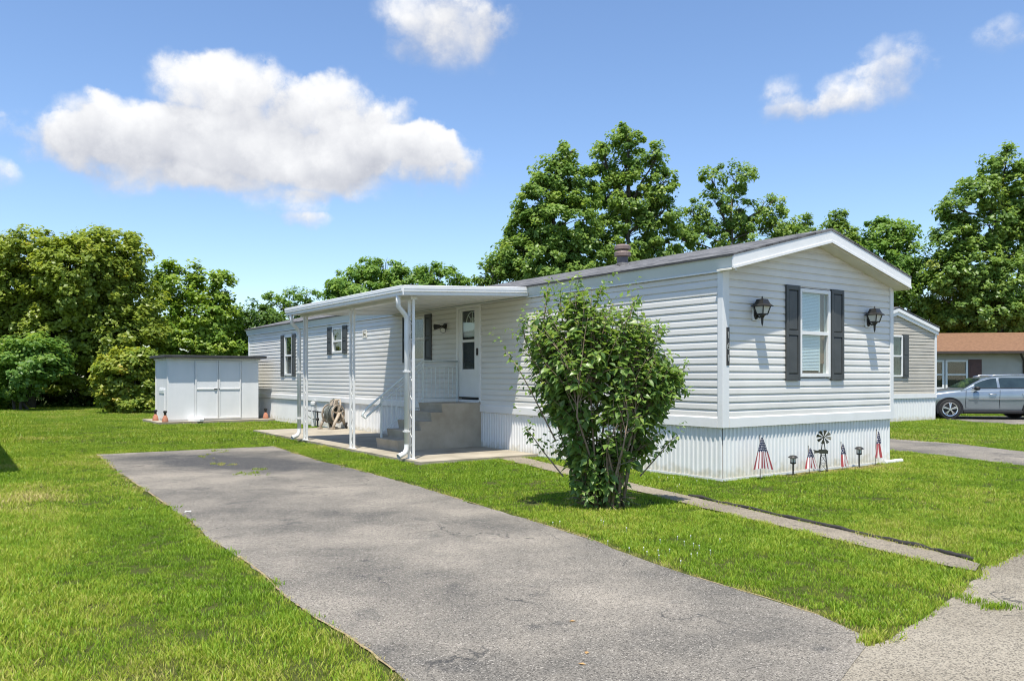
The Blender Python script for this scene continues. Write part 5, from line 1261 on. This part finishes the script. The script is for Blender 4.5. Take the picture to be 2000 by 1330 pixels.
def lawn(name, label, d0, d1, density, nb, rad, h0, h1, wd, seg, seed, slope=.78):
    coll = bpy.data.collections.new(name+'_clumps')
    for k in range(6): o = bpy.data.objects.new('grass_clump', clump(nb, rad, h0, h1, wd, seed+k, seg)); coll.objects.link(o)
    r = np.random.default_rng(seed); area = (d1-d0)*2*slope*d1; n = int(area*density)
    Y = r.uniform(d0, d1, n); X = r.uniform(-slope*d1, slope*d1, n); ok = np.abs(X) < slope*Y+.6; P = np.column_stack([X, Y])[ok]
    bad = np.zeros(len(P), bool)
    for poly in SKIP: bad |= in_poly(P, poly)
    P = P[~bad]
    dl = edge_dist(P, drive_left); drr = edge_dist(P, drive_right); ds = np.minimum(edge_dist(P, st_edge), np.minimum(edge_dist(P, path_lo), edge_dist(P, path_up)))
    hp = np.array([tuple(HI @ Vector((x, y, 0)))[:2] for x, y in P]); front = np.where((hp[:, 1] < 0) & (hp[:, 0] > 1.1) & (hp[:, 0] < 3.6), -hp[:, 1], 9)
    n1 = vnoise(P, .55, 3); n2 = vnoise(P, 1.9, 4); n3 = vnoise(P, 6.5, 5)
    tint = .10+.34*n1*n2*1.4+.18*(n3-.4)+.05*r.normal(size=len(P))
    left = np.clip((-P[:, 0]-1.2)/2.5, 0, 1)*np.clip((13-P[:, 1])/5, 0, 1)*np.clip(n1*1.6-.35, 0, 1); tint += .16*left*(.4+n3)
    for ln_, wd_, am in (((G(40, 950), G(300, 1345)), .26, .17), ((G(-60, 1010), G(60, 1345)), .22, .08), ((G(140, 905), G(640, 1330)), .16, -.06)):
        bd = edge_dist(P, [tuple(q.to_2d()) for q in ln_]); tint += am*np.exp(-(bd/wd_)**2)*(.35+.9*n2)
    scl = .62+.5*n2+.15*r.normal(size=len(P))
    scl *= 1+.55*np.clip((-P[:, 0]-.62*P[:, 1]+.7)/1.2, 0, 1)
    e = np.minimum(dl, drr); dry = np.clip(1-e/.09, 0, 1)*(n3 > .30); tint += .55*dry; scl *= 1-.45*dry
    e = front; dry = np.clip(1-(e-.10)/.22, 0, 1)*(n2 > .25); tint += .7*dry; scl *= 1-.45*dry
    tint += .14*np.clip(1-ds/.12, 0, 1); scl *= 1+.12*np.clip(1-ds/.2, 0, 1)
    sb = G(1172, 985); eb = np.hypot(P[:, 0]-sb.x, P[:, 1]-sb.y); dry = np.clip(1.25-eb/.36, 0, 1); tint += .5*dry*n3*1.6; scl *= 1+.25*dry
    bare = (e < .2) & (r.random(len(P)) < .5); scl[bare] *= .6
    scl = np.clip(scl, .25, 1.9)
    return scatter_object(name, coll, P, scl, r.uniform(0, 6.283, len(P)), np.clip(tint, 0, 1), label)
lawn('near_grass', 'short green grass blades of the nearest lawn', 2.4, 8.5, 350, 34, .075, .020, .054, .0055, 3, 100)
lawn('middle_grass', 'mown green grass across the middle lawn', 8.5, 17, 145, 36, .11, .024, .056, .0085, 2, 200)
lawn('far_grass', 'mown green grass of the far lawn', 17, 40, 38, 40, .22, .03, .07, .017, 1, 300, .74)

# weeds in the driveway cracks, clover flowers, litter
def weeds(name, label, pts, seed):
    coll = bpy.data.collections.new(name+'_clumps')
    for k in range(6): o = bpy.data.objects.new('grass_clump', clump(22, .07, .02, .07, .007, seed+k, 2)); coll.objects.link(o)
    r = np.random.default_rng(seed); P = []; T = []; S = []
    for x, y, rx, ry, n, t_ in pts:
        for k in range(n): q = G(x+r.normal()*rx, y+r.normal()*ry); P.append((q.x, q.y)); T.append(t_+r.normal(0, .08)); S.append(r.uniform(.35, .9))
    o = scatter_object(name, coll, np.array(P), np.array(S), r.uniform(0, 6.28, len(P)), np.clip(np.array(T), 0, 1), label); o.location.z = .008
weeds('driveway_weeds', 'tufts of weeds growing through the driveway and apron cracks', [(425, 882, 10, 1.5, 12, .3), (400, 893, 9, 1.5, 8, .5), (435, 907, 12, 1.6, 16, .5), (490, 926, 14, 1.8, 22, .2), (512, 918, 5, 1, 6, .25), (1950, 1188, 14, 2.5, 14, .15), (1905, 1177, 12, 1.5, 6, .15), (1875, 1169, 6, 2, 6, .2), (1700, 1252, 8, 5, 18, .35)], 500)
r = np.random.default_rng(9); fl_ = MB()
for k in range(45):
    c_ = [(1285, 1075, 70, 18), (1190, 1035, 60, 12), (1300, 925, 30, 6), (1360, 940, 50, 8), (1360, 1080, 60, 16)][k % 5]; q = G(c_[0]+r.normal()*c_[2], c_[1]+r.normal()*c_[3])
    if in_poly(np.array([[q.x, q.y]]), DRIVE)[0] or in_poly(np.array([[q.x, q.y]]), PATH)[0]: continue
    fl_.lathe([(.002, .034), (.0045, .037), (.005, .042), (.002, .046)], 5, (q.x, q.y, 0)); fl_.tube([(q.x, q.y, -.01), (q.x, q.y, .045)], .001, 3)
o = obj('clover_flowers', fl_, M['paper']); o['kind'] = 'stuff'; o['label'] = 'white clover flowers in the grass by the driveway'; o['category'] = 'flowers'
q = G(367, 1002); mb = MB(); mb.add([(-.032, -.012, 0), (.0, -.018, .01), (.032, -.006, .004), (.025, .02, .014), (-.006, .012, .008), (-.032, .02, .012)], [(0, 1, 4, 5), (1, 2, 3, 4)])
tag(obj('paper_scrap', mb, M['paper'], None, (q.x, q.y, .012)), 'small white paper scrap on the driveway left edge', 'litter')
M['dryleaf'] = mat('dry_leaf', (.36, .20, .07), (.50, .33, .14), rough=.9, scale=20)
LEAFL = ['dry tan leaf on the asphalt right of the drive centre', 'tan leaf nearest the bottom edge, the upper of two close together', 'tan leaf nearest the bottom edge, the lower of two close together', 'brown leaf left of the pair near the bottom of the driveway', 'small leaf on the driveway left of the big shrub', 'small leaf on the far left part of the driveway', 'dry leaf on the driveway toward the street apron']
for i, (x, y) in enumerate(((1118, 1216), (1146, 1278), (1137, 1300))):
    q = G(x, y); mb = MB(); mb.add([(-.02, 0, .001), (0, .013, .004), (.022, .002, .001), (0, -.012, .004), (0, 0, .001)], [(0, 4, 1), (1, 4, 2), (2, 4, 3), (3, 4, 0)])
    tag(obj('fallen_leaf', mb, M['dryleaf'], None, (q.x, q.y, .010), (0, 0, i*1.3)), LEAFL[i], 'leaf', 'dry leaves on the driveway')
